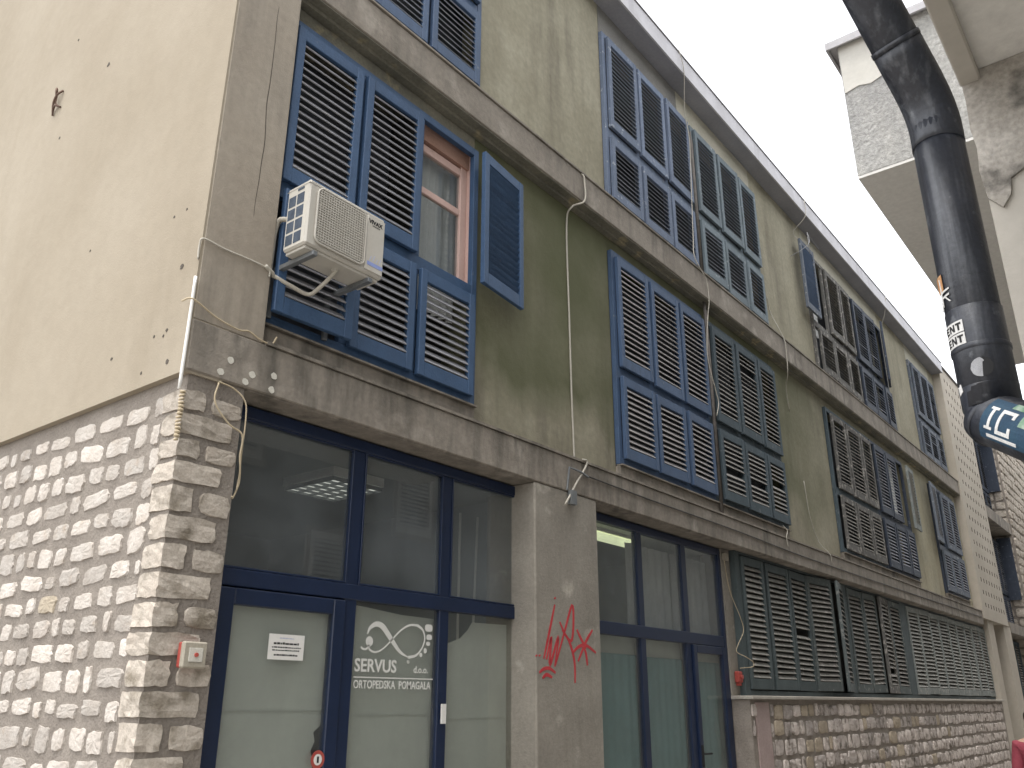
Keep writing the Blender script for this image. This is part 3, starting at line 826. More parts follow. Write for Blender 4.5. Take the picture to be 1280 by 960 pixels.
# door in the left bay
dm = MB()
dm.cbox(2.735, 2.865, .19, .245, .02, 2.19, c=.006)
dm.cbox(3.575, 3.668, .19, .245, .02, 2.19, c=.006)
dm.cbox(2.865, 3.575, .19, .245, 2.10, 2.19, c=.006)
dm.cbox(2.865, 3.575, .19, .245, .02, .22, c=.006)
dm.build('door', 'shop_blue', S1)
box('pane', 'glass_low', S1, 2.86, 3.58, .212, .218, .21, 2.11)
box('pane', 'glass_low', S1, 3.772, 4.552, .232, .238, .0, 2.205)
box('pane', 'glass_low', S1, 4.64, 5.415, .232, .238, .0, 2.205)
box('lock_plate', 'white', S1, 4.575, 4.618, .188, .2, 1.46, 1.585)
# paper hung behind the lower panes, with torn and sagging upper corners
def paper(pts, y, name='window_paper'):
    m = MB()
    m.prism(pts, lambda u, v, w: (u, y+w, v), .003)
    return m.build(name, 'paper', S1)
paper([(2.70, .02), (3.55, .02), (3.555, 1.28), (3.535, 1.33), (3.56, 1.38), (3.545, 1.43), (3.60, 1.47), (3.62, 2.15), (2.93, 2.15), (2.87, 2.02), (2.70, 1.88)], .262)
paper([(3.69, .02), (4.62, .02), (4.62, 2.145), (4.25, 2.15), (3.93, 2.175), (3.69, 2.19)], .285)
paper([(4.6, .02), (5.45, .02), (5.45, 2.16), (4.98, 2.15), (4.93, 2.09), (4.85, 2.03), (4.72, 1.99), (4.6, 1.96)], .283)
for i, (a, b) in enumerate(((2.74, 3.6), (3.72, 4.6), (4.66, 5.42))):
    box('paper_fold', 'paper', S1, a, b, .2555 if i == 0 else .278, .2605 if i == 0 else .2825, 1.548-.03*i, 1.552-.03*i)
# the shop room
rm = MB()
rm.box(2.62, 5.7, 3.6, 3.66, 0, 3.2); rm.box(2.61, 2.66, .45, 3.6, 0, 3.2); rm.box(5.55, 5.6, .45, 3.6, 0, 3.2)
rm.build('shop_room_wall', 'room', B)
box('shop_ceiling', 'room', B, 2.66, 5.55, .28, 3.6, 3.2, 3.258)
# lettering
fnS = lambda u, v, w: (u, .2285-w, v)
lg = MB()
LOOP = [(3.895, 2.003), (3.914, 2.041), (3.965, 2.069), (4.019, 2.06), (4.07, 2.017), (4.128, 1.962), (4.193, 1.906), (4.27, 1.875), (4.345, 1.891), (4.4, 1.941), (4.423, 2.003), (4.4, 2.058), (4.346, 2.086), (4.27, 2.081), (4.196, 2.046), (4.132, 1.996), (4.069, 1.942), (4.013, 1.907), (3.961, 1.896), (3.919, 1.911), (3.906, 1.938)]
ribbon(lg, LOOP[:8], [.006, .038], fnS)
ribbon(lg, LOOP[7:13], [.020, .010], fnS)
ribbon(lg, LOOP[12:], [.016, .009], fnS)
ribbon(lg, [(3.907, 1.926), (3.891, 1.911), (3.862, 1.912), (3.846, 1.923)], [.010, .013], fnS)
for cx, cz, rx, rz in [(3.915, 1.959, .031, .031), (4.459, 2.075, .037, .024), (4.466, 2.014, .027, .018), (4.458, 1.971, .019, .013), (4.431, 1.923, .015, .017), (4.39, 1.895, .014, .014)]:
    pw = 3.2 if rz < .03 and cz > 1.96 else 2
    pts = []
    for q in range(20):
        a = 2*math.pi*q/20
        c_, s_ = math.cos(a), math.sin(a)
        r_ = 1/((abs(c_)**pw+abs(s_)**pw)**(1/pw))
        pts.append((cx+rx*c_*r_, cz+rz*s_*r_))
    lg.prism(pts, fnS, .002)
lg.build('logo', 'letter', S1)
text('lettering', 'SERVUS', .108, (3.800, .2275, 1.777), 'letter', S1, xs=1.02, bold=.0022, depth=.001)
text('lettering', '®', .03, (4.262, .2275, 1.835), 'letter', S1, depth=.001)
text('lettering', 'd.o.o.', .062, (4.325, .2275, 1.779), 'letter', S1, xs=1.0, bold=.0008, depth=.001)
box('lettering_rule', 'letter', S1, 3.800, 4.516, .2265, .2285, 1.738, 1.745)
text('lettering', 'ORTOPEDSKA  POMAGALA', .068, (3.800, .2275, 1.677), 'letter', S1, xs=.83, bold=.0009, depth=.001)

# second shopfront
S2 = shopfront('navy framed second shopfront with teal blinds', 6.38, 9.22, .25, [(7.355, 7.455), (8.275, 8.385)], (2.165, 2.28), 0)
xs = [6.445, 7.355, 7.455, 8.275, 8.385, 9.155]
for i in range(3):
    a, b = xs[2*i], xs[2*i+1]
    box('pane', 'glass', S2, a-.004, b+.004, .247, .253, 2.275, 3.175)
    if i < 2: box('pane', 'glass_low', S2, a-.004, b+.004, .247, .253, 0, 2.17)
dm = MB()
dm.cbox(8.39, 8.47, .205, .26, .02, 2.16, c=.006); dm.cbox(9.07, 9.15, .205, .26, .02, 2.16, c=.006)
dm.cbox(8.47, 9.07, .205, .26, 2.08, 2.16, c=.006); dm.cbox(8.47, 9.07, .205, .26, .02, .2, c=.006)
dm.build('door', 'shop_blue', S2)
hd = MB(); hd.cbox(8.405, 8.445, .195, .206, 1.0, 1.2, c=.003); hd.tube([(8.425, .2, 1.12), (8.425, .165, 1.12), (8.55, .162, 1.12)], .009, 8)
hd.build('door_handle', 'black', S2)
box('pane', 'glass_low', S2, 8.465, 9.075, .227, .233, .19, 2.09)
for a, b in ((6.4, 7.4), (7.43, 8.32), (8.35, 9.2)):
    curtain('window_blind', a, b, .31, 0, 2.02-random.uniform(0, .05), 'blind', S2, 7, .006)
    box('blind_top', 'paper', S2, a, b, .325, .33, 1.96, 2.20)
curtain('pale_sheet', 7.43, 8.32, .40, 2.1, 3.1, 'curtain', S2, 6, .018)  # pale folded sheets behind the upper middle and right panes
curtain('pale_sheet', 8.35, 9.2, .40, 2.1, 3.1, 'curtain', S2, 6, .018)
rm = MB()
rm.box(6.3, 9.4, 3.6, 3.66, 0, 3.2); rm.box(6.26, 6.31, .5, 3.6, 0, 3.2); rm.box(9.3, 9.35, .46, 3.6, 0, 3.2)
rm.build('shop_room_wall', 'room_pale', B)
box('shop_ceiling', 'room_pale', B, 6.31, 9.3, .29, 3.6, 3.2, 3.258)

# graffiti on the pillar
GRAF = {'i': [(5.642, 2.316), (5.566, 2.109), (5.488, 1.906)], 'dot': [(5.643, 2.372), (5.648, 2.36)], 'd1': [(5.393, 1.93), (5.397, 1.919)], 'd2': [(5.433, 1.932), (5.437, 1.921)], 'n': [(5.522, 1.902), (5.591, 2.071), (5.565, 1.86), (5.685, 2.077), (5.63, 1.853)], 'p': [(5.639, 1.867), (5.758, 2.096), (5.883, 2.331), (5.896, 2.181), (5.863, 2.056), (5.781, 2.097), (5.706, 2.189)], 'tail': [(5.737, 2.132), (5.835, 2.044), (5.899, 1.901), (5.902, 1.739)], 'x1': [(5.943, 2.145), (6.007, 2.071), (6.072, 2.01)], 'x2': [(6.173, 2.156), (6.074, 2.062), (5.951, 1.903)], 'x3': [(5.878, 1.965), (5.966, 2.015), (6.073, 2.03), (6.214, 1.979)], 'x4': [(6.034, 2.029), (6.069, 1.958), (6.084, 1.876)], 'u1': [(5.431, 1.804), (5.487, 1.832), (5.56, 1.838), (5.638, 1.809)], 'u2': [(5.469, 1.767), (5.524, 1.792), (5.593, 1.774)]}
gm = MB()
for i, (kk, pts) in enumerate(GRAF.items()):
    d = .0010+.00012*i
    ribbon(gm, pts, [.016, .026] if kk not in ('dot', 'd1', 'd2') else [.024, .03], lambda u, v, w, d=d: (u, -.0004-w, v), d)
gr = gm.build('graffiti', 'red_spray', B)
gr['label'] = 'red spray painted graffiti tag on the concrete pillar'

# crack in the pilaster
cr = MB()
CP = [(2.566, 5.948), (2.564, 5.572), (2.565, 5.195), (2.576, 4.85), (2.57, 4.528), (2.565, 4.281)]
CP = [(a+.02*noise.noise((z_*3, 1, 0)), z_) for a, z_ in [(CP[i][0]+(CP[i+1][0]-CP[i][0])*t/4, CP[i][1]+(CP[i+1][1]-CP[i][1])*t/4) for i in range(5) for t in range(4)]]
ribbon(cr, CP, [.002, .006], lambda u, v, w: (u, -.0002-w, v), .0008)
cr.build('crack', 'crack', B)
# plaster dabs on the lower slab
for x_, z_ in ((2.528, 3.392), (2.475, 3.307), (2.677, 3.35), (2.637, 3.295), (2.824, 3.386), (2.816, 3.299)):
    pts = [(x_+.021*math.cos(a)*random.uniform(.85, 1.1), z_+.021*math.sin(a)*random.uniform(.85, 1.1)) for a in [2*math.pi*q/14 for q in range(14)]]
    m = MB(); m.prism(pts, lambda u, v, w: (u, -.0065-w, v), .003); m.build('plaster_dab', 'spot', B)
# small fixings and holes on the gable
for y_, z_, r_ in ((1.723, 6.183, .022), (2.36, 5.795, .014), (2.416, 6.807, .012), (.222, 4.324, .010), (.354, 4.322, .010), (.178, 3.927, .020), (1.404, 4.453, .01), (.235, 3.548, .012), (.264, 3.52, .01), (.366, 3.544, .01), (.827, 3.521, .012), (.178, 3.345, .016), (.445, 3.339, .01)):
    pts = [(y_+r_*math.cos(a)*random.uniform(.6, 1.2), z_+r_*math.sin(a)*random.uniform(.6, 1.2)) for a in [2*math.pi*q/9 for q in range(9)]]
    m = MB(); m.prism(pts, lambda u, v, w: (2.2598-w, u, v), .002); m.build('plaster_hole', 'crack', B)
m = MB()
m.tube(smooth_path([(2.255, 2.60, 6.33), (2.23, 2.56, 6.36), (2.22, 2.53, 6.31), (2.24, 2.56, 6.28), (2.235, 2.54, 6.21), (2.25, 2.51, 6.17)]), .009, 6)
m.tube(smooth_path([(2.255, 2.49, 6.32), (2.22, 2.50, 6.26), (2.225, 2.55, 6.20), (2.25, 2.58, 6.11)]), .009, 6)
m.tube(smooth_path([(2.25, 2.46, 6.14), (2.23, 2.52, 6.17), (2.25, 2.6, 6.16)]), .009, 6)
o = m.build('wall_bracket', 'rust', None, smooth=True)
tag(o, 'small twisted rusty bracket on the cream gable wall', 'bracket')

# --- perforated stair panel
def perforated(x0, x1, z0, z1, y, nx, nz_, hw, hh):
    m = MB()
    dx, dz = (x1-x0)/nx, (z1-z0)/nz_
    for i in range(nx):
        for j in range(nz_):
            a, b, c, d = x0+i*dx, x0+(i+1)*dx, z0+j*dz, z0+(j+1)*dz
            p, q, r_, s_ = (a+b)/2-hw/2, (a+b)/2+hw/2, (c+d)/2-hh/2, (c+d)/2+hh/2
            vs = [(a, y, c), (b, y, c), (b, y, d), (a, y, d), (p, y, r_), (q, y, r_), (q, y, s_), (p, y, s_),
                  (p, y+.05, r_), (q, y+.05, r_), (q, y+.05, s_), (p, y+.05, s_)]
            m.add(vs, [(0, 1, 5, 4), (1, 2, 6, 5), (2, 3, 7, 6), (3, 0, 4, 7), (4, 5, 9, 8), (5, 6, 10, 9), (6, 7, 11, 10), (7, 4, 8, 11)])
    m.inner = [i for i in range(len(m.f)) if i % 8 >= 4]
    return m
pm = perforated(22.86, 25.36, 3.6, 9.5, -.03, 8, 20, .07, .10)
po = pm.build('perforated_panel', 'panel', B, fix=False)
po.data.materials.append(M['hole_shade'])
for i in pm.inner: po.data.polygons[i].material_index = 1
m = MB()
m.box(22.56, 22.86, -.03, .5, 3.42, 9.66); m.box(25.36, 25.5, -.03, .5, 3.42, 9.66)
m.box(22.861, 25.359, -.03, .5, 9.5, 9.66); m.box(22.861, 25.359, -.03, .5, 3.42, 3.6)
m.build('panel_frame', 'panel', B)
box('panel_back', 'dark', B, 22.86, 25.36, .30, .4, 3.42, 9.6)
box('panel_coping', 'roof_edge', B, 22.50, 25.55, -.07, 8.9, 9.67, 9.70)
# entrance under the panel
box('entrance_post', 'panel', B, 23.1, 23.75, .02, .5, 0, 3.415)
box('entrance_post', 'panel', B, 25.0, 25.9, .01, .5, 0, 3.415)
em = MB()
em.cbox(23.76, 23.84, .3, .36, 0, 3.35, c=.004); em.cbox(24.5, 24.58, .3, .36, 0, 3.35, c=.004); em.cbox(23.84, 24.99, .3, .36, 2.3, 2.38, c=.004)
em.build('entrance_door', 'steel', B)
box('entrance_glass', 'glass_low', B, 23.8, 25.0, .325, .331, 0, 3.35)
box('entrance_back', 'room', B, 23.7, 25.05, 1.6, 1.7, 0, 3.4)

# ------------------------------------------------------------------ next building beyond the panel
D = empty('stone_building', (25.9, 0, 0), 'far stone faced building beyond the perforated panel, at the end of the street', 'building')
for z0, z1 in ((3.3, 3.56), (6.28, 6.6), (9.4, 9.7)):
    box('floor_slab', 'concrete', D, 25.52 if z0 > 3.4 else 25.92, 29.15, -.005, 8.8, z0, z1)
for z0, z1 in ((3.56, 6.28), (6.6, 9.4)):
    box('loggia_wall', 'dark', D, 25.52, 29.1, .5, .6, z0+.002, z1-.002)
    for j in range(5):
        x0 = 25.7+j*.68
        lf = leaf(D, (x0, .40, z0+.95), .64, 1.55, 'navy', 'navy_slat', 'L', 0, ragged=.3)
        leaf(D, (x0, .40, z0+.08), .64, .82, 'navy', 'navy_slat', 'L', 0, ragged=.3)
box('side_shutter', 'navy', D, 29.03, 29.09, .05, .42, 7.6, 9.3)
box('side_shutter', 'navy', D, 29.03, 29.09, .05, .42, 4.4, 6.2)
box('shop_wall', 'dark', D, 25.92, 34, .5, .6, 0, 3.3)
for j in range(6):
    leaf(D, (26.2+j*.7, .40, 1.5), .66, 1.72, 'teal', 'teal_slat', 'L', 0, ragged=.3, pitch=.066)
box('shop_ledge', 'sill', D, 25.92, 29.1, .02, .5, 1.4, 1.47)
box('shop_base', 'panel', D, 25.92, 29.1, .05, .5, 0, 1.4)
sw = box('stone_front', 'mortar', D, 29.16, 48, -.03, 6, 0, 9.7)
sm_ = MB(); rr_ = random.Random(11)
for (x, z, w, h) in stone_layout(29.2, 40, 0, 9.65, .27, .35, .75, .035, rr_, 1):
    v = stone_variant(rr_.randrange(14), True)
    mt = Matrix.Translation((x, -.028, z)) @ FACE_Y.to_matrix().to_4x4() @ Matrix.Diagonal((w, h, rr_.uniform(.03, .06), 1))
    sm_.add([mt @ Vector(p) for p in v.v], v.f)
for (y, z, w, h) in stone_layout(0, 1.2, 0, 9.65, .27, .28, .5, .035, rr_, 1):
    v = stone_variant(rr_.randrange(14), True)
    mt = Matrix.Translation((29.158, y, z)) @ FACE_X.to_matrix().to_4x4() @ Matrix.Diagonal((w, h, rr_.uniform(.03, .06), 1))
    sm_.add([mt @ Vector(p) for p in v.v], v.f)
tag(sm_.build('stones', 'stone_pier', sw), kind='stuff')
box('roof_coping', 'sill', D, 29.1, 48.1, -.12, 6.1, 9.702, 9.78)

# ------------------------------------------------------------------ building on the right, over and behind the camera
O = empty('overhanging_building', (0.5, -4.7, 0), 'plastered building on the right with roughcast balcony and concrete overhang', 'building')
box('street_wall', 'opposite', O, -1.0, 40, -9, -4.7, 0, 10.6)
box('roof_edge', 'fascia', O, -1.1, 40.1, -9.1, -4.45, 10.602, 10.8)
# balcony: roughcast parapet on a smooth slab, sheet metal capping
box('balcony_slab', 'soffit_r', O, 5.09, 9.11, -4.69, -2.96, 4.735, 4.86)
box('balcony_edge', 'soffit_r', O, 5.002, 9.198, -4.69, -2.863, 4.715, 4.734)
bm_ = MB()
bm_.box(5.0, 5.085, -4.69, -2.862, 4.736, 5.75); bm_.box(9.115, 9.2, -4.69, -2.862, 4.736, 5.75); bm_.box(5.086, 9.114, -2.955, -2.865, 4.736, 5.75)
bm_.build('balcony_parapet', 'rough', O)
pm = MB()
pm.prism([(-2.868, 5.748), (-3.24, 5.748), (-3.27, 5.60), (-3.22, 5.46), (-3.12, 5.40), (-3.03, 5.37), (-2.96, 5.39), (-2.868, 5.37)], lambda u, v, w: (4.999-w, u, v), .006)
pm.build('plaster_patch', 'smooth_patch', O)
cm = MB()
cm.box(4.94, 5.16, -4.69, -2.80, 5.751, 5.775); cm.box(9.04, 9.24, -4.69, -2.80, 5.751, 5.775); cm.box(5.161, 9.039, -3.03, -2.80, 5.751, 5.775)
cm.box(4.94, 4.955, -4.69, -2.80, 5.72, 5.7505); cm.box(4.9555, 9.24, -2.815, -2.80, 5.72, 5.7505)
cm.build('parapet_capping', 'fascia', O)
# overhang above the camera
box('overhang_slab', 'soffit_r', O, 1.2, 3.1, -4.69, -3.716, 3.735, 4.2, c=.008)
box('edge_beam', 'plaster', O, 1.2, 3.0, -3.78, -3.712, 3.69, 3.734, c=.006)
dp = MB()
edge = [(-3.712, 3.734), (-3.716, 3.62), (-3.708, 3.50), (-3.72, 3.42), (-3.705, 3.32), (-3.715, 3.22)]
dp.box(3.0, 3.09, -4.69, -3.722, 2.61, 3.734)
dp.build('end_wall', 'plaster', O)
bp_ = MB()
bp_.prism([(-3.716, 3.733), (-3.719, 3.62), (-3.714, 3.50), (-3.722, 3.42), (-3.714, 3.33), (-3.722, 3.22), (-3.76, 3.17), (-3.79, 3.21), (-3.80, 3.27), (-3.84, 3.29), (-3.93, 3.35), (-4.1, 3.4), (-4.3, 3.5), (-4.6, 3.55), (-4.6, 3.733)], lambda u, v, w: (2.9995-w, u, v), .012)
bp_.build('broken_plaster', 'broken', O)
# windows of this building, seen only as reflections in the shop glass
for (x0, z0, w, h) in ((5.4, 4.5, 1.0, 1.7), (8.85, 3.95, .75, 1.25), (7.3, 3.0, .75, .75), (11.5, 3.9, .9, 1.4), (2.2, 4.6, .9, 1.4)):
    om = MB()
    om.box(x0-.06, x0+w+.06, -4.70, -4.64, z0-.08, z0-.001); om.box(x0-.06, x0-.001, -4.70, -4.66, z0, z0+h); om.box(x0+w+.001, x0+w+.06, -4.70, -4.66, z0, z0+h); om.box(x0-.06, x0+w+.06, -4.70, -4.66, z0+h+.001, z0+h+.06)
    om.build('window_surround', 'plaster', O)
    so = leaf(O, (x0+w, -4.69, z0), w, h, 'white', 'white', 'L', math.pi)

# ------------------------------------------------------------------ drainpipe close to the camera
P = empty('drainpipe', (2.2, -3.71, 2.2), 'large black drainpipe with stickers hanging close overhead at right', 'drainpipe')
PR = .062
A0, A1, A2 = Vector((1.52, -3.505, 4.0)), Vector((2.2, -3.71, 3.10)), Vector((2.2, -3.712, 2.27))
def tubeobj(name, pts, r_, mat='pipe', n=28, radii=None):
    m = MB(); m.tube(pts, r_, n, True, radii); o = m.build(name, mat, P, smooth=False)
    for p in o.data.polygons: p.use_smooth = len(p.vertices) == 4
    return o
dirU = (A0-A1).normalized()
tubeobj('upper_pipe', [A1+dirU*.02, A1+dirU*.3, A0], PR*.99)
tubeobj('bend', smooth_path([A1+dirU*.20, A1+dirU*.05, A1+Vector((0, 0, -.04)), A1+Vector((0, 0, -.12))], 4), PR*1.03)
tubeobj('collar', [A1+dirU*.195, A1+dirU*.21], PR*1.05)
tubeobj('vertical_pipe', [A1+Vector((0, 0, -.02)), A2], PR)
tubeobj('collar', [(2.2, -3.712, 2.405), (2.2, -3.712, 2.40), (2.2, -3.712, 2.39), (2.2, -3.712, 2.385)], PR, radii=[PR*1.0, PR*1.075, PR*1.075, PR*1.0])
tubeobj('socket', [(2.2, -3.712, 2.50), (2.2, -3.712, 2.498), (2.2, -3.712, 2.25)], PR, radii=[PR, PR*1.035, PR*1.035])
tubeobj('elbow', [(2.2, -3.712, 2.30), (2.2, -3.712, 2.222), (2.03, -3.845, 2.10), (1.62, -4.17, 1.80)], PR*1.045)
tubeobj('elbow_seam', [(2.2075, -3.706, 2.232), (2.1925, -3.718, 2.212)], PR*1.075)
# stickers wrapped on the pipe: angle measured round the vertical pipe, 0 = toward -x, positive toward +y
def on_pipe(s, z, lift=.0012):
    a = s/PR
    rr2 = PR*1.04+lift
    return (2.2-math.cos(a)*rr2, -3.712+math.sin(a)*rr2, z)
def sticker(poly, mat, lift=.0012):
    m = MB()
    us = [p[0] for p in poly]; vs_ = [p[1] for p in poly]
    u0, u1, v0, v1 = min(us), max(us), min(vs_), max(vs_)
    # scan fill so that the patch bends with the pipe
    n = max(2, int((u1-u0)/.004)+1)
    def span(u):
        hit = []
        for i in range(len(poly)):
            (a, b), (c, d) = poly[i], poly[(i+1) % len(poly)]
            if (a <= u < c) or (c <= u < a): hit.append(b+(d-b)*(u-a)/(c-a))
        return (min(hit), max(hit)) if len(hit) >= 2 else None
    prev = None
    for i in range(n+1):
        u = u0+(u1-u0)*min(max(i/n, .001), .999)
        s_ = span(u)
        if s_ and prev:
            (pu, ps) = prev
            q = [on_pipe(pu, ps[0], lift), on_pipe(u, s_[0], lift), on_pipe(u, s_[1], lift), on_pipe(pu, ps[1], lift)]
            b_ = [on_pipe(pu, ps[0], lift-.001), on_pipe(u, s_[0], lift-.001), on_pipe(u, s_[1], lift-.001), on_pipe(pu, ps[1], lift-.001)]
            m.add(q+b_, [(0, 1, 2, 3), (7, 6, 5, 4), (0, 4, 5, 1), (1, 5, 6, 2), (2, 6, 7, 3), (3, 7, 4, 0)])
        if s_: prev = (u, s_)
    return m
def rect(u0, u1, v0, v1, sk=0.0):
    return [(u0, v0), (u1, v0+sk), (u1, v1+sk), (u0, v1)]
sticker(rect(.052, .088, 2.555, 2.60), 0).build('sticker', 'sticker_o', P)
wm = MB()
for poly in (rect(.034, .066, 2.552, 2.557, -.004), rect(.036, .066, 2.538, 2.543, -.004), rect(.060, .064, 2.515, 2.59), [(.050, 2.540), (.054, 2.540), (.038, 2.520), (.034, 2.520)], rect(.066, .090, 2.508, 2.512), rect(.066, .070, 2.508, 2.53), rect(.080, .084, 2.508, 2.53)):
    mm = sticker(poly, 0, .0022); wm.add(mm.v, mm.f)
wm.build('sticker_marks', 'sticker_w', P)
# two white boxes with the visible letters E N T
for z0 in (2.434, 2.402):
    sticker(rect(.018, .088, z0, z0+.0295), 0).build('sticker', 'sticker_w', P)
    bm2 = MB()
    for poly in (rect(.0225, .0365, z0+.0195, z0+.0240), rect(.0275, .0320, z0+.005, z0+.0195), rect(.0400, .0436, z0+.005, z0+.0240), rect(.0520, .0556, z0+.005, z0+.0240), [(.0400, z0+.005), (.0445, z0+.005), (.0556, z0+.0240), (.0511, z0+.0240)],
                 rect(.0705, .0745, z0+.005, z0+.0240), rect(.0595, .0705, z0+.005, z0+.0085), rect(.0610, .0705, z0+.0128, z0+.0160), rect(.0595, .0705, z0+.0205, z0+.0240)):
        mm = sticker(poly, 0, .0022); bm2.add(mm.v, mm.f)
    bm2.build('sticker_marks', 'black', P)
# round sticker, grey on its left side and dark on its right
CX_, CZ_ = -.004, 2.335
sticker([(CX_+.024*math.cos(a), CZ_+.024*math.sin(a)) for a in [2*math.pi*q/24 for q in range(24)]], 0).build('sticker', 'black', P)
sticker([(CX_+.024*math.cos(a), CZ_+.024*math.sin(a)) for a in [math.pi*(-.5+q/12) for q in range(13)]] + [(CX_-.006, CZ_+.014), (CX_+.006, CZ_+.006), (CX_+.001, CZ_-.004), (CX_+.008, CZ_-.012)], 0, .002).build('sticker_marks', 'sticker_g', P)
sticker([(.052, 2.29), (.068, 2.283), (.063, 2.297), (.074, 2.307), (.062, 2.305), (.057, 2.315), (.054, 2.302)], 0).build('sticker', 'sticker_w', P)
# lettered sticker on the elbow
def elbow_pt(t, s, lift):
    a, b = Vector((2.2, -3.712, 2.222)), Vector((2.03, -3.845, 2.10))
    T = (b-a).normalized(); c = a+(b-a)*t
    toward = Vector((-1, -.13, -.27)); Nn = (toward-T*toward.dot(T)).normalized(); Bn = T.cross(Nn)
    ang = s/(PR*1.05)
    return tuple(c+(Nn*math.cos(ang)+Bn*math.sin(ang))*(PR*1.05+lift))
def elbow_patch(quads, mat, lift, name='sticker'):
    m = MB()
    for (t0, t1, s0, s1) in quads:
        n = 8
        for i in range(n):
            a, b = s0+(s1-s0)*i/n, s0+(s1-s0)*(i+1)/n
            q = [elbow_pt(t0, a, lift), elbow_pt(t1, a, lift), elbow_pt(t1, b, lift), elbow_pt(t0, b, lift)]
            k_ = [elbow_pt(t0, a, lift-.001), elbow_pt(t1, a, lift-.001), elbow_pt(t1, b, lift-.001), elbow_pt(t0, b, lift-.001)]
            m.add(q+k_, [(0, 1, 2, 3), (7, 6, 5, 4), (0, 4, 5, 1), (1, 5, 6, 2), (2, 6, 7, 3), (3, 7, 4, 0)])
    return m.build(name, mat, P)
elbow_patch([(.22, 1.1, -.05, .05)], 'sticker_n', .0015)
elbow_patch([(.34, .38, -.022, .022), (.30, .42, .020, .026), (.30, .42, -.026, -.020), (.48, .70, .022, .030), (.48, .52, -.018, .024), (.48, .70, -.026, -.018), (.66, .70, .010, .024), (.66, .70, -.02, -.01), (.34, .80, .036, .043)], 'sticker_w', .0028, 'sticker_marks')
elbow_patch([(.55, .9, -.05, -.034), (.78, .95, -.03, .0)], 'sticker_gr', .0028, 'sticker_marks')

# ------------------------------------------------------------------ air conditioner
A = empty('air_conditioner', (3.02, -.1, 4.1), 'white air conditioner unit on brackets in front of the blue shutters', 'air conditioner')
AX0, AX1, AY0, AY1, AZ0, AZ1 = 2.715, 3.335, -.32, -.11, 4.12, 4.56
am = MB()
am.cbox(AX0, AX1, AY0, AY1, AZ0, AZ1, c=.012)
am.build('casing', 'ac', A)
box('base_pan', 'ac', A, AX0+.02, AX1-.02, AY0+.02, AY1-.01, AZ0-.018, AZ0+.001, c=.003)
box('top_seam', 'ac_grille', A, AX0-.002, AX1+.002, AY0-.002, AY1+.002, AZ1-.028, AZ1-.025)
# front grille: raised rounded square with concentric and cross wires
gx0, gx1, gz0, gz1 = 2.775, 3.165, 4.15, 4.525
def rrect(x0, x1, z0, z1, r_, n=6):
    pts = []
    for cx, cz, a0 in ((x1-r_, z1-r_, 0), (x0+r_, z1-r_, 90), (x0+r_, z0+r_, 180), (x1-r_, z0+r_, 270)):
        pts += [(cx+r_*math.cos(R(a0+90*q/n)), cz+r_*math.sin(R(a0+90*q/n))) for q in range(n+1)]
    return pts
gm = MB()
gm.prism(rrect(gx0, gx1, gz0, gz1, .045), lambda u, v, w: (u, AY0-w, v), .012)
gm.build('fan_plate', 'ac_grille', A)
gw = MB()
rp = rrect(gx0, gx1, gz0, gz1, .045)
gw.tube([(a, AY0-.012, b) for a, b in rp+rp[:1]], .006, 6, False)
for q in range(1, 22):
    z_ = gz0+(gz1-gz0)*q/22
    gw.box(gx0+.012, gx1-.012, AY0-.017, AY0-.012, z_-.0028, z_+.0028)
for q in range(1, 20):
    x_ = gx0+(gx1-gx0)*q/20
    gw.box(x_-.0018, x_+.0018, AY0-.0185, AY0-.0172, gz0+.014, gz1-.014)
gw.build('fan_grille', 'ac', A)
box('control_panel', 'ac', A, 3.178, AX1-.006, AY0-.008, AY0+.002, AZ0+.02, AZ1-.03, c=.004)
# side openings
sm2 = MB()
for c_ in range(2):
    for r_ in range(4):
        y0 = AY0+.045+c_*.078; z0 = AZ0+.03+r_*.088
        sm2.box(AX0-.0015, AX0+.004, y0, y0+.066, z0, z0+.072)
sm2.build('coil', 'ac_dark', A)
sb = MB(); sb.box(AX0-.003, AX0+.001, AY0+.05, AY0+.11, AZ1-.05, AZ1-.035); sb.build('vent_slot', 'ac_dark', A)
text('lettering', 'VIVAX', .038, (3.19, AY0-.009, 4.478), 'black', A, xs=1.05, bold=.0015, depth=.0008)
pm_ = MB()
for q in range(6): pm_.box(3.222+q*.011, 3.230+q*.011, AY0-.0092, AY0-.0084, 4.461, 4.468)
pm_.build('print_line', 'black', A)
pm_ = MB()
for q, h_ in enumerate((.034, .044, .030, .038)):
    pm_.prism([(3.21+q*.027, 4.214), (3.217+q*.027, 4.214), (3.232+q*.027, 4.214+h_), (3.225+q*.027, 4.214+h_)], lambda u, v, w: (u, AY0-.0084-w, v), .0008)
pm_.build('print_marks', 'print_pale', A)
box('label_strip', 'print_blue', A, 3.195, 3.325, AY0-.0095, AY0-.0078, 4.178, 4.204)
for x_ in (2.80, 3.24):
    m = MB()
    m.cbox(x_-.018, x_+.018, AY0+.0, .10, AZ0-.05, AZ0-.0185, c=.003)
    m.cbox(x_-.018, x_+.018, .075, .099, AZ0-.34, AZ0-.051, c=.003)
    m.build('bracket', 'steel', A)
m = MB(); m.tube(smooth_path([(2.75, AY1+.01, 4.37), (2.75, .0, 4.40), (2.745, .03, 4.33), (2.74, .03, 4.2), (2.735, .03, 4.02)]), .017, 8)
m.tube(smooth_path([(2.74, .02, 4.03), (2.86, -.02, 3.99), (2.98, -.05, 3.965), (3.0, -.14, 4.0), (3.03, -.22, 4.08), (3.03, -.23, 4.11)]), .013, 8)
m.tube(smooth_path([(2.68, -.01, 4.05), (2.74, .0, 4.03), (2.76, .02, 4.02)]), .013, 8)
m.build('hose', 'cable', A, smooth=True)
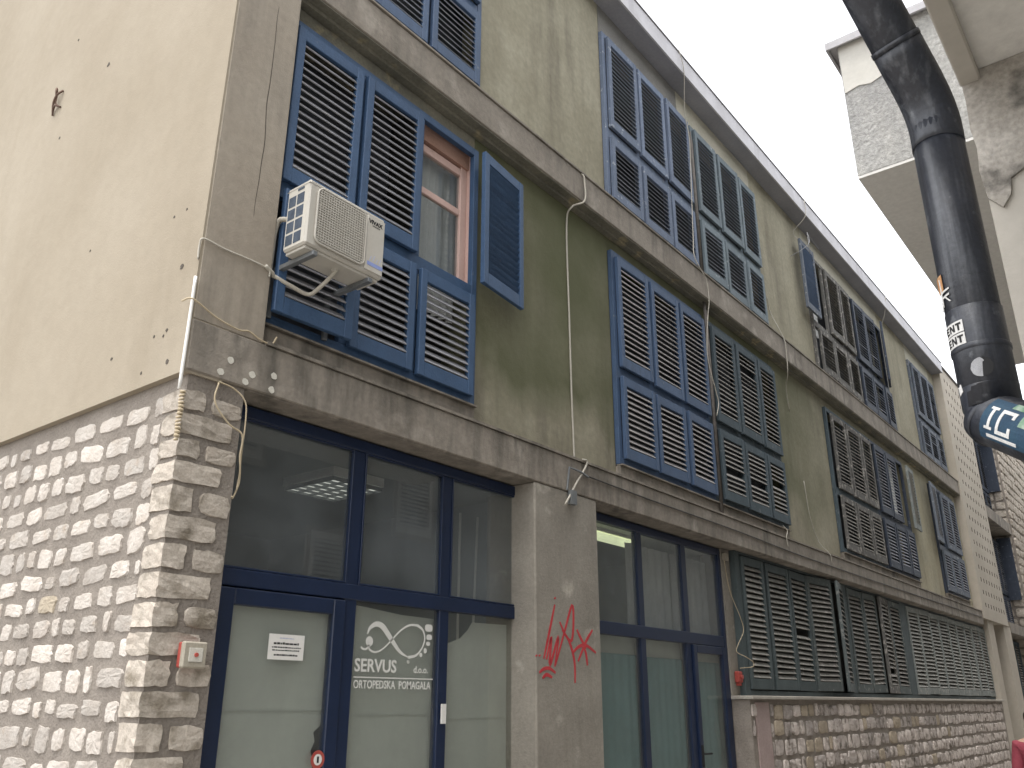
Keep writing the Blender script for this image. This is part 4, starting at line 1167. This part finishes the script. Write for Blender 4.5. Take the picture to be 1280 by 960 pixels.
m = MB(); m.tube([(3.03, -.22, 4.115), (3.03, -.22, 4.085)], .022, 10); m.build('drain_spout', 'ac', A)

# ------------------------------------------------------------------ cables and conduits
def cable(name, pts, r_, mat, label, cat='cable', sub=6):
    m = MB(); m.tube(smooth_path(pts, sub), r_*.72, 7)
    o = m.build(name, mat, None, smooth=True)
    return tag(o, label, cat)
cable('conduit', [(2.245, -.012, 3.80), (2.245, -.012, 3.5), (2.244, -.012, 3.14)], .013, 'white', 'straight white plastic conduit running down the corner of the building', 'conduit')
m = MB()
for q in range(14):
    zz = 3.13-.02*q
    m.tube([(2.262-.004*math.sin(q), -.02, zz), (2.262, -.02, zz-.010)], .016 if q < 13 else .012, 8)
tag(m.build('flexible_conduit', 'cable_tan', None, smooth=True), 'short corrugated conduit on the stone corner below the white conduit', 'conduit')
cable('cable', [(2.255, .01, 3.92), (2.25, .005, 4.0), (2.26, -.012, 4.045), (2.4, -.01, 4.04), (2.6, -.01, 4.045), (2.705, -.01, 4.035), (2.715, -.01, 3.99)], .008, 'cable', 'pale cable crossing the pilaster toward the air conditioner')
cable('cable', [(2.22, .05, 3.66), (2.245, -.02, 3.66), (2.4, -.012, 3.61), (2.55, -.014, 3.585), (2.62, -.012, 3.60), (2.7, -.012, 3.575), (2.78, -.012, 3.575), (2.80, -.03, 3.62)], .007, 'cable_tan', 'tan cable sagging along the foot of the grey pilaster')
cable('cable', [(2.47, -.012, 3.24), (2.45, -.03, 3.12), (2.55, -.03, 3.02), (2.645, -.025, 2.98), (2.65, -.02, 2.86), (2.66, -.02, 2.80), (2.69, .02, 2.72), (2.67, .03, 2.64), (2.63, -.02, 2.63)], .007, 'cable_tan', 'loose tan cable looped at the top of the stone pier beside the shopfront')
cable('cable', [(2.47, -.012, 3.245), (2.56, -.02, 3.23), (2.64, -.02, 3.18), (2.66, -.02, 3.08), (2.665, -.01, 2.88), (2.70, .04, 2.79), (2.68, .02, 2.68)], .006, 'cable_tan', 'thin tan cable curling over the left top corner of the shopfront')
cable('cable', [(6.20, .04, 6.6), (6.23, -.012, 6.585), (6.24, -.02, 6.5), (6.23, -.02, 6.28), (6.10, .05, 6.17), (6.13, .135, 6.0), (6.14, .135, 5.0), (6.15, .135, 4.2), (6.16, .135, 3.9), (6.16, .13, 3.62)], .013, 'cable', 'thick pale cable hanging down the olive wall between the first windows')
m = MB(); m.tube(smooth_path([(6.05, -.03, 3.575), (6.12, -.03, 3.58), (6.08, -.03, 3.50), (5.95, -.035, 3.36), (5.86, -.03, 3.24), (5.77, -.03, 3.13)], 4), .009, 8)
tag(m.build('bent_conduit', 'cable', None, smooth=True), 'short bent pale conduit over the top of the concrete pillar', 'conduit')
m = MB(); m.tube([(5.83, -.012, 3.27), (5.83, -.04, 3.46), (6.0, -.04, 3.455), (6.15, -.02, 3.44)], .010, 8); m.box(5.845, 5.92, -.05, -.007, 3.15, 3.27)
tag(m.build('cable_clamp', 'steel', None), 'dark metal clamp with junction box above the graffiti pillar', 'clamp')
cable('cable', [(6.1, -.02, 3.45), (6.5, -.016, 3.445), (7.5, -.015, 3.435), (9.3, -.015, 3.43), (11.2, -.015, 3.40), (14, -.015, 3.40), (18, -.014, 3.41), (22.4, -.014, 3.43)], .009, 'cable_dark', 'long dark cable stretched along the face of the lower concrete slab', sub=3)
cable('cable', [(8.46, -.14, 9.66), (8.6, -.12, 9.4), (8.85, .03, 9.0), (8.95, .04, 8.6), (8.88, .04, 7.8), (8.8, .03, 7.1), (8.72, .0, 6.75), (8.86, -.025, 6.58), (8.96, -.025, 6.5), (9.0, -.02, 6.25), (8.96, .0, 6.0), (8.93, .03, 5.5), (9.08, .03, 5.1), (9.13, .03, 4.95), (9.07, .04, 4.78)], .008, 'cable', 'pale cable hanging from the roof edge between blue and teal shutters')
cable('cable', [(11.45, .14, 7.3), (11.5, .13, 7.05), (11.5, -.02, 6.6), (11.51, -.03, 6.4), (11.5, -.02, 6.05), (11.7, .10, 5.9), (11.85, .14, 5.6)], .008, 'cable', 'thin pale cable hanging over the middle slab right of the teal shutters')
cable('cable', [(10.72, .0, 3.72), (10.78, -.025, 3.66), (10.74, -.02, 3.58), (10.76, -.018, 3.46)], .008, 'cable', 'short cable end on the lower slab below the teal shutters')
cable('cable', [(12.1, .14, 4.6), (12.15, .13, 4.1), (12.3, .1, 3.75), (12.35, -.02, 3.57), (12.37, -.025, 3.45)], .007, 'cable', 'thin cable end hanging on the olive wall beyond the teal shutters')
cable('cable', [(13.0, -.13, 9.64), (13.02, -.1, 9.35), (12.95, .1, 9.1), (13.0, .05, 8.95), (13.1, -.05, 8.9)], .008, 'cable', 'thin cable from the gutter to the open grey shutter')
cable('cable', [(17.7, -.13, 9.64), (17.75, -.05, 9.3), (17.85, .12, 8.9), (17.85, .13, 8.2)], .009, 'cable', 'thin cable from the gutter beside the far upper window')
cable('cable', [(9.26, .19, 3.2), (9.28, .16, 2.8), (9.42, .12, 2.5), (9.45, .11, 2.35), (9.30, .12, 2.2), (9.27, .13, 2.12), (9.38, .08, 2.07), (9.52, .06, 2.02), (9.50, .06, 1.97), (9.30, .12, 1.95)], .006, 'cable_tan', 'loose tan cable dangling between second shop and tall shutters')
m = MB(); m.cbox(9.24, 9.31, .15, .2, 3.12, 3.2, c=.004)
tag(m.build('junction_box', 'beige', None), 'small beige junction box under the slab right of the second shop', 'box')
# clothes line bracket above the open grey shutter
m = MB()
m.tube(smooth_path([(12.75, .14, 8.55), (12.78, -.05, 8.62), (12.9, -.15, 8.78), (12.95, -.12, 8.98)], 4), .005, 6)
m.tube([(12.95, -.12, 9.0), (12.95, -.12, 8.6)], .006, 6)
m.tube([(12.95, -.12, 8.98), (13.55, -.1, 8.96)], .004, 6)
tag(m.build('clothes_line_bracket', 'sticker_g', None, smooth=True), 'thin pale clothes line bracket over the open grey shutter', 'bracket')

# ------------------------------------------------------------------ alarm boxes, notice, sticker
K = empty('alarm_box', (2.50, 0, 1.76), 'square beige and red alarm box on the stone pier', 'alarm box')
box('red_base', 'red', K, 2.440, 2.565, -.03, -.002, 1.752, 1.872, c=.006)
box('cover', 'beige', K, 2.436, 2.569, -.062, -.031, 1.749, 1.875, c=.008)
box('inset', 'spot', K, 2.466, 2.542, -.066, -.0621, 1.778, 1.846, c=.003)
m = MB(); m.tube([(2.504, -.0662, 1.812), (2.504, -.075, 1.812)], .010, 12); m.build('button', 'red', K)
K2 = empty('alarm_box', (9.35, .2, 1.8), 'small red alarm box beside the second shop door', 'alarm box')
box('housing', 'red', K2, 9.30, 9.40, .14, .199, 1.80, 1.92, c=.012)
m = MB(); m.tube([(9.35, .139, 1.86), (9.35, .12, 1.86)], .024, 14); m.build('dome', 'red', K2)
box('bracket', 'red', K2, 9.325, 9.375, .15, .195, 1.77, 1.799, c=.004)
Nt = empty('paper_notice', (3.255, .205, 1.82), 'white printed notice taped inside the shop door pane', 'notice')
box('sheet', 'white', Nt, 3.13, 3.382, .2085, .2105, 1.822, 1.962)
pr = random.Random(5)
for z_, h_, a_, b_, wmin in ((1.937, .006, 3.205, 3.30, .010), (1.905, .012, 3.165, 3.345, .016), (1.886, .007, 3.155, 3.355, .012), (1.870, .007, 3.158, 3.345, .012), (1.843, .009, 3.172, 3.335, .014)):
    pm_ = MB(); x_ = a_
    while x_ < b_:
        w_ = min(wmin*pr.uniform(.6, 1.9), b_-x_+.004)
        pm_.box(x_, x_+w_, .2078, .2084, z_, z_+h_*pr.uniform(.8, 1.1)); x_ += w_+.004
    pm_.build('print_line', 'black' if z_ < 1.93 else 'print_pale', Nt)
Sk = empty('round_sticker', (3.545, .205, 1.27), 'round red and white sticker at the edge of the shop door', 'sticker')
def disc(cx, cz, r_, y, d, mat, parent, name):
    m = MB(); m.prism([(cx+r_*math.cos(2*math.pi*q/28), cz+r_*math.sin(2*math.pi*q/28)) for q in range(28)], lambda u, v, w: (u, y-w, v), d)
    return m.build(name, mat, parent)
disc(3.532, 1.285, .05, .1895, .001, 'red', Sk, 'disc')
disc(3.532, 1.285, .03, .1883, .001, 'white', Sk, 'centre')
box('mark', 'black', Sk, 3.525, 3.539, .1862, .1872, 1.268, 1.302)

# ------------------------------------------------------------------ things inside the shops
Lt = empty('ceiling_light', (4.17, 1.0, 3.1), 'louvred square ceiling light inside the first shop', 'ceiling light')
box('housing', 'white', Lt, 3.93, 4.43, .72, 1.30, 3.13, 3.198)
lm = MB(); dk = MB()
for i in range(4):
    for j in range(6):
        x0 = 3.945+i*.1195; y0 = .735+j*.092
        lm.box(x0+.008, x0+.108, y0+.01, y0+.078, 3.112, 3.129)
lm.build('diffuser', 'lamp_cool', Lt)
for i in range(5):
    dk.box(3.94+i*.1195, 3.945+i*.1195, .73, 1.29, 3.095, 3.1285)
for j in range(7):
    dk.box(3.945, 4.42, .73+j*.092, .735+j*.092, 3.096, 3.1275)
dk.build('louvre', 'steel', Lt)
Lf = empty('fluorescent_lamp', (6.95, .6, 3.1), 'lit yellowish fluorescent lamp under the ceiling of the second shop', 'lamp')
box('housing', 'white', Lf, 6.45, 7.75, .46, .60, 3.165, 3.198)
m = MB(); m.cbox(6.47, 7.73, .47, .59, 3.10, 3.164, c=.012); m.build('diffuser', 'lamp', Lf)
for x_, lab in ((5.20, 'left thin white pole standing inside the first shop'), (5.42, 'right leaning white pole standing inside the first shop')):
    m = MB(); m.tube([(x_-(.0 if x_ < 5.3 else .12), .62, 0), (x_, .62, 3.05)], .010, 8)
    tag(m.build('white_pole', 'white', None, smooth=True), lab, 'pole')
cu = curtain('brown_curtain', 5.42, 5.54, .42, .2, 3.15, 'rust', None, 2, .02)
tag(cu, 'narrow brown curtain at the right end of the first shop window', 'curtain')

# ------------------------------------------------------------------ passer-by at the right edge
def skinned(name, joints, edges, mat, parent, sub=2):
    me = bpy.data.meshes.new(name)
    me.from_pydata([j[0] for j in joints], edges, [])
    o = bpy.data.objects.new(name, me); C.objects.link(o)
    md = o.modifiers.new('skin', 'SKIN')
    if not me.skin_vertices: me.attributes.new('skin', 'FLOAT', 'POINT')
    for i, j in enumerate(joints):
        r_ = j[1] if isinstance(j[1], tuple) else (j[1], j[1])
        me.skin_vertices[0].data[i].radius = r_
        me.skin_vertices[0].data[i].use_root = (i == 0)
    o.modifiers.new('sub', 'SUBSURF').levels = sub
    o.modifiers['sub'].render_levels = sub
    me.materials.append(M[mat])
    md.use_smooth_shade = True
    return put(o, parent)
PX, PY = 9.05, -2.64
def pp(x, y, z): return (PX+x, PY+y, z)
Pe = empty('person', (PX, PY, 0), 'passer-by in a red top and dark trousers walking at the right edge', 'person')
J = [(pp(0, 0, .86), (.12, .14)), (pp(0, 0, 1.02), (.10, .125)), (pp(.01, 0, 1.18), (.11, .14)), (pp(0, 0, 1.27), (.09, .13)), (pp(.01, 0, 1.33), .048), (pp(.03, 0, 1.40), .06), (pp(.035, 0, 1.47), (.085, .075)), (pp(.03, 0, 1.53), (.06, .055)),
     (pp(0, .15, 1.255), .05), (pp(-.03, .185, 1.02), .038), (pp(.06, .18, .82), .03), (pp(.085, .178, .75), .028),
     (pp(0, -.15, 1.255), .05), (pp(.04, -.185, 1.02), .038), (pp(.14, -.17, .84), .03), (pp(.17, -.165, .77), .028),
     (pp(.02, .085, .80), .085), (pp(.10, .085, .45), .055), (pp(.03, .085, .09), .037), (pp(.12, .085, .035), .033),
     (pp(-.02, -.085, .80), .085), (pp(-.06, -.085, .45), .055), (pp(-.20, -.085, .11), .037), (pp(-.12, -.085, .04), .033)]
E_ = [(0, 1), (1, 2), (2, 3), (3, 4), (4, 5), (5, 6), (6, 7), (3, 8), (8, 9), (9, 10), (10, 11), (3, 12), (12, 13), (13, 14), (14, 15), (0, 16), (16, 17), (17, 18), (18, 19), (0, 20), (20, 21), (21, 22), (22, 23)]
skinned('body', J, E_, 'skin', Pe)
gw_ = lambda r_, k: (r_[0]+k, r_[1]+k) if isinstance(r_, tuple) else r_+k
idx = [0, 1, 2, 3, 8, 9, 10, 12, 13, 14]
mp_ = {a: i for i, a in enumerate(idx)}
skinned('red_top', [(J[a][0], gw_(J[a][1], .016)) for a in idx], [(mp_[a], mp_[b]) for a, b in E_ if a in mp_ and b in mp_], 'shirt', Pe)
idx = [0, 16, 17, 18, 20, 21, 22]
mp_ = {a: i for i, a in enumerate(idx)}
skinned('trousers', [(J[a][0], gw_(J[a][1], .014)) for a in idx], [(mp_[a], mp_[b]) for a, b in E_ if a in mp_ and b in mp_], 'trousers', Pe)
skinned('hair', [(pp(.0, 0, 1.535), (.085, .09)), (pp(-.035, 0, 1.46), (.075, .085)), (pp(-.05, 0, 1.37), (.05, .075)), (pp(-.05, 0, 1.31), (.03, .06))], [(0, 1), (1, 2), (2, 3)], 'hair', Pe)
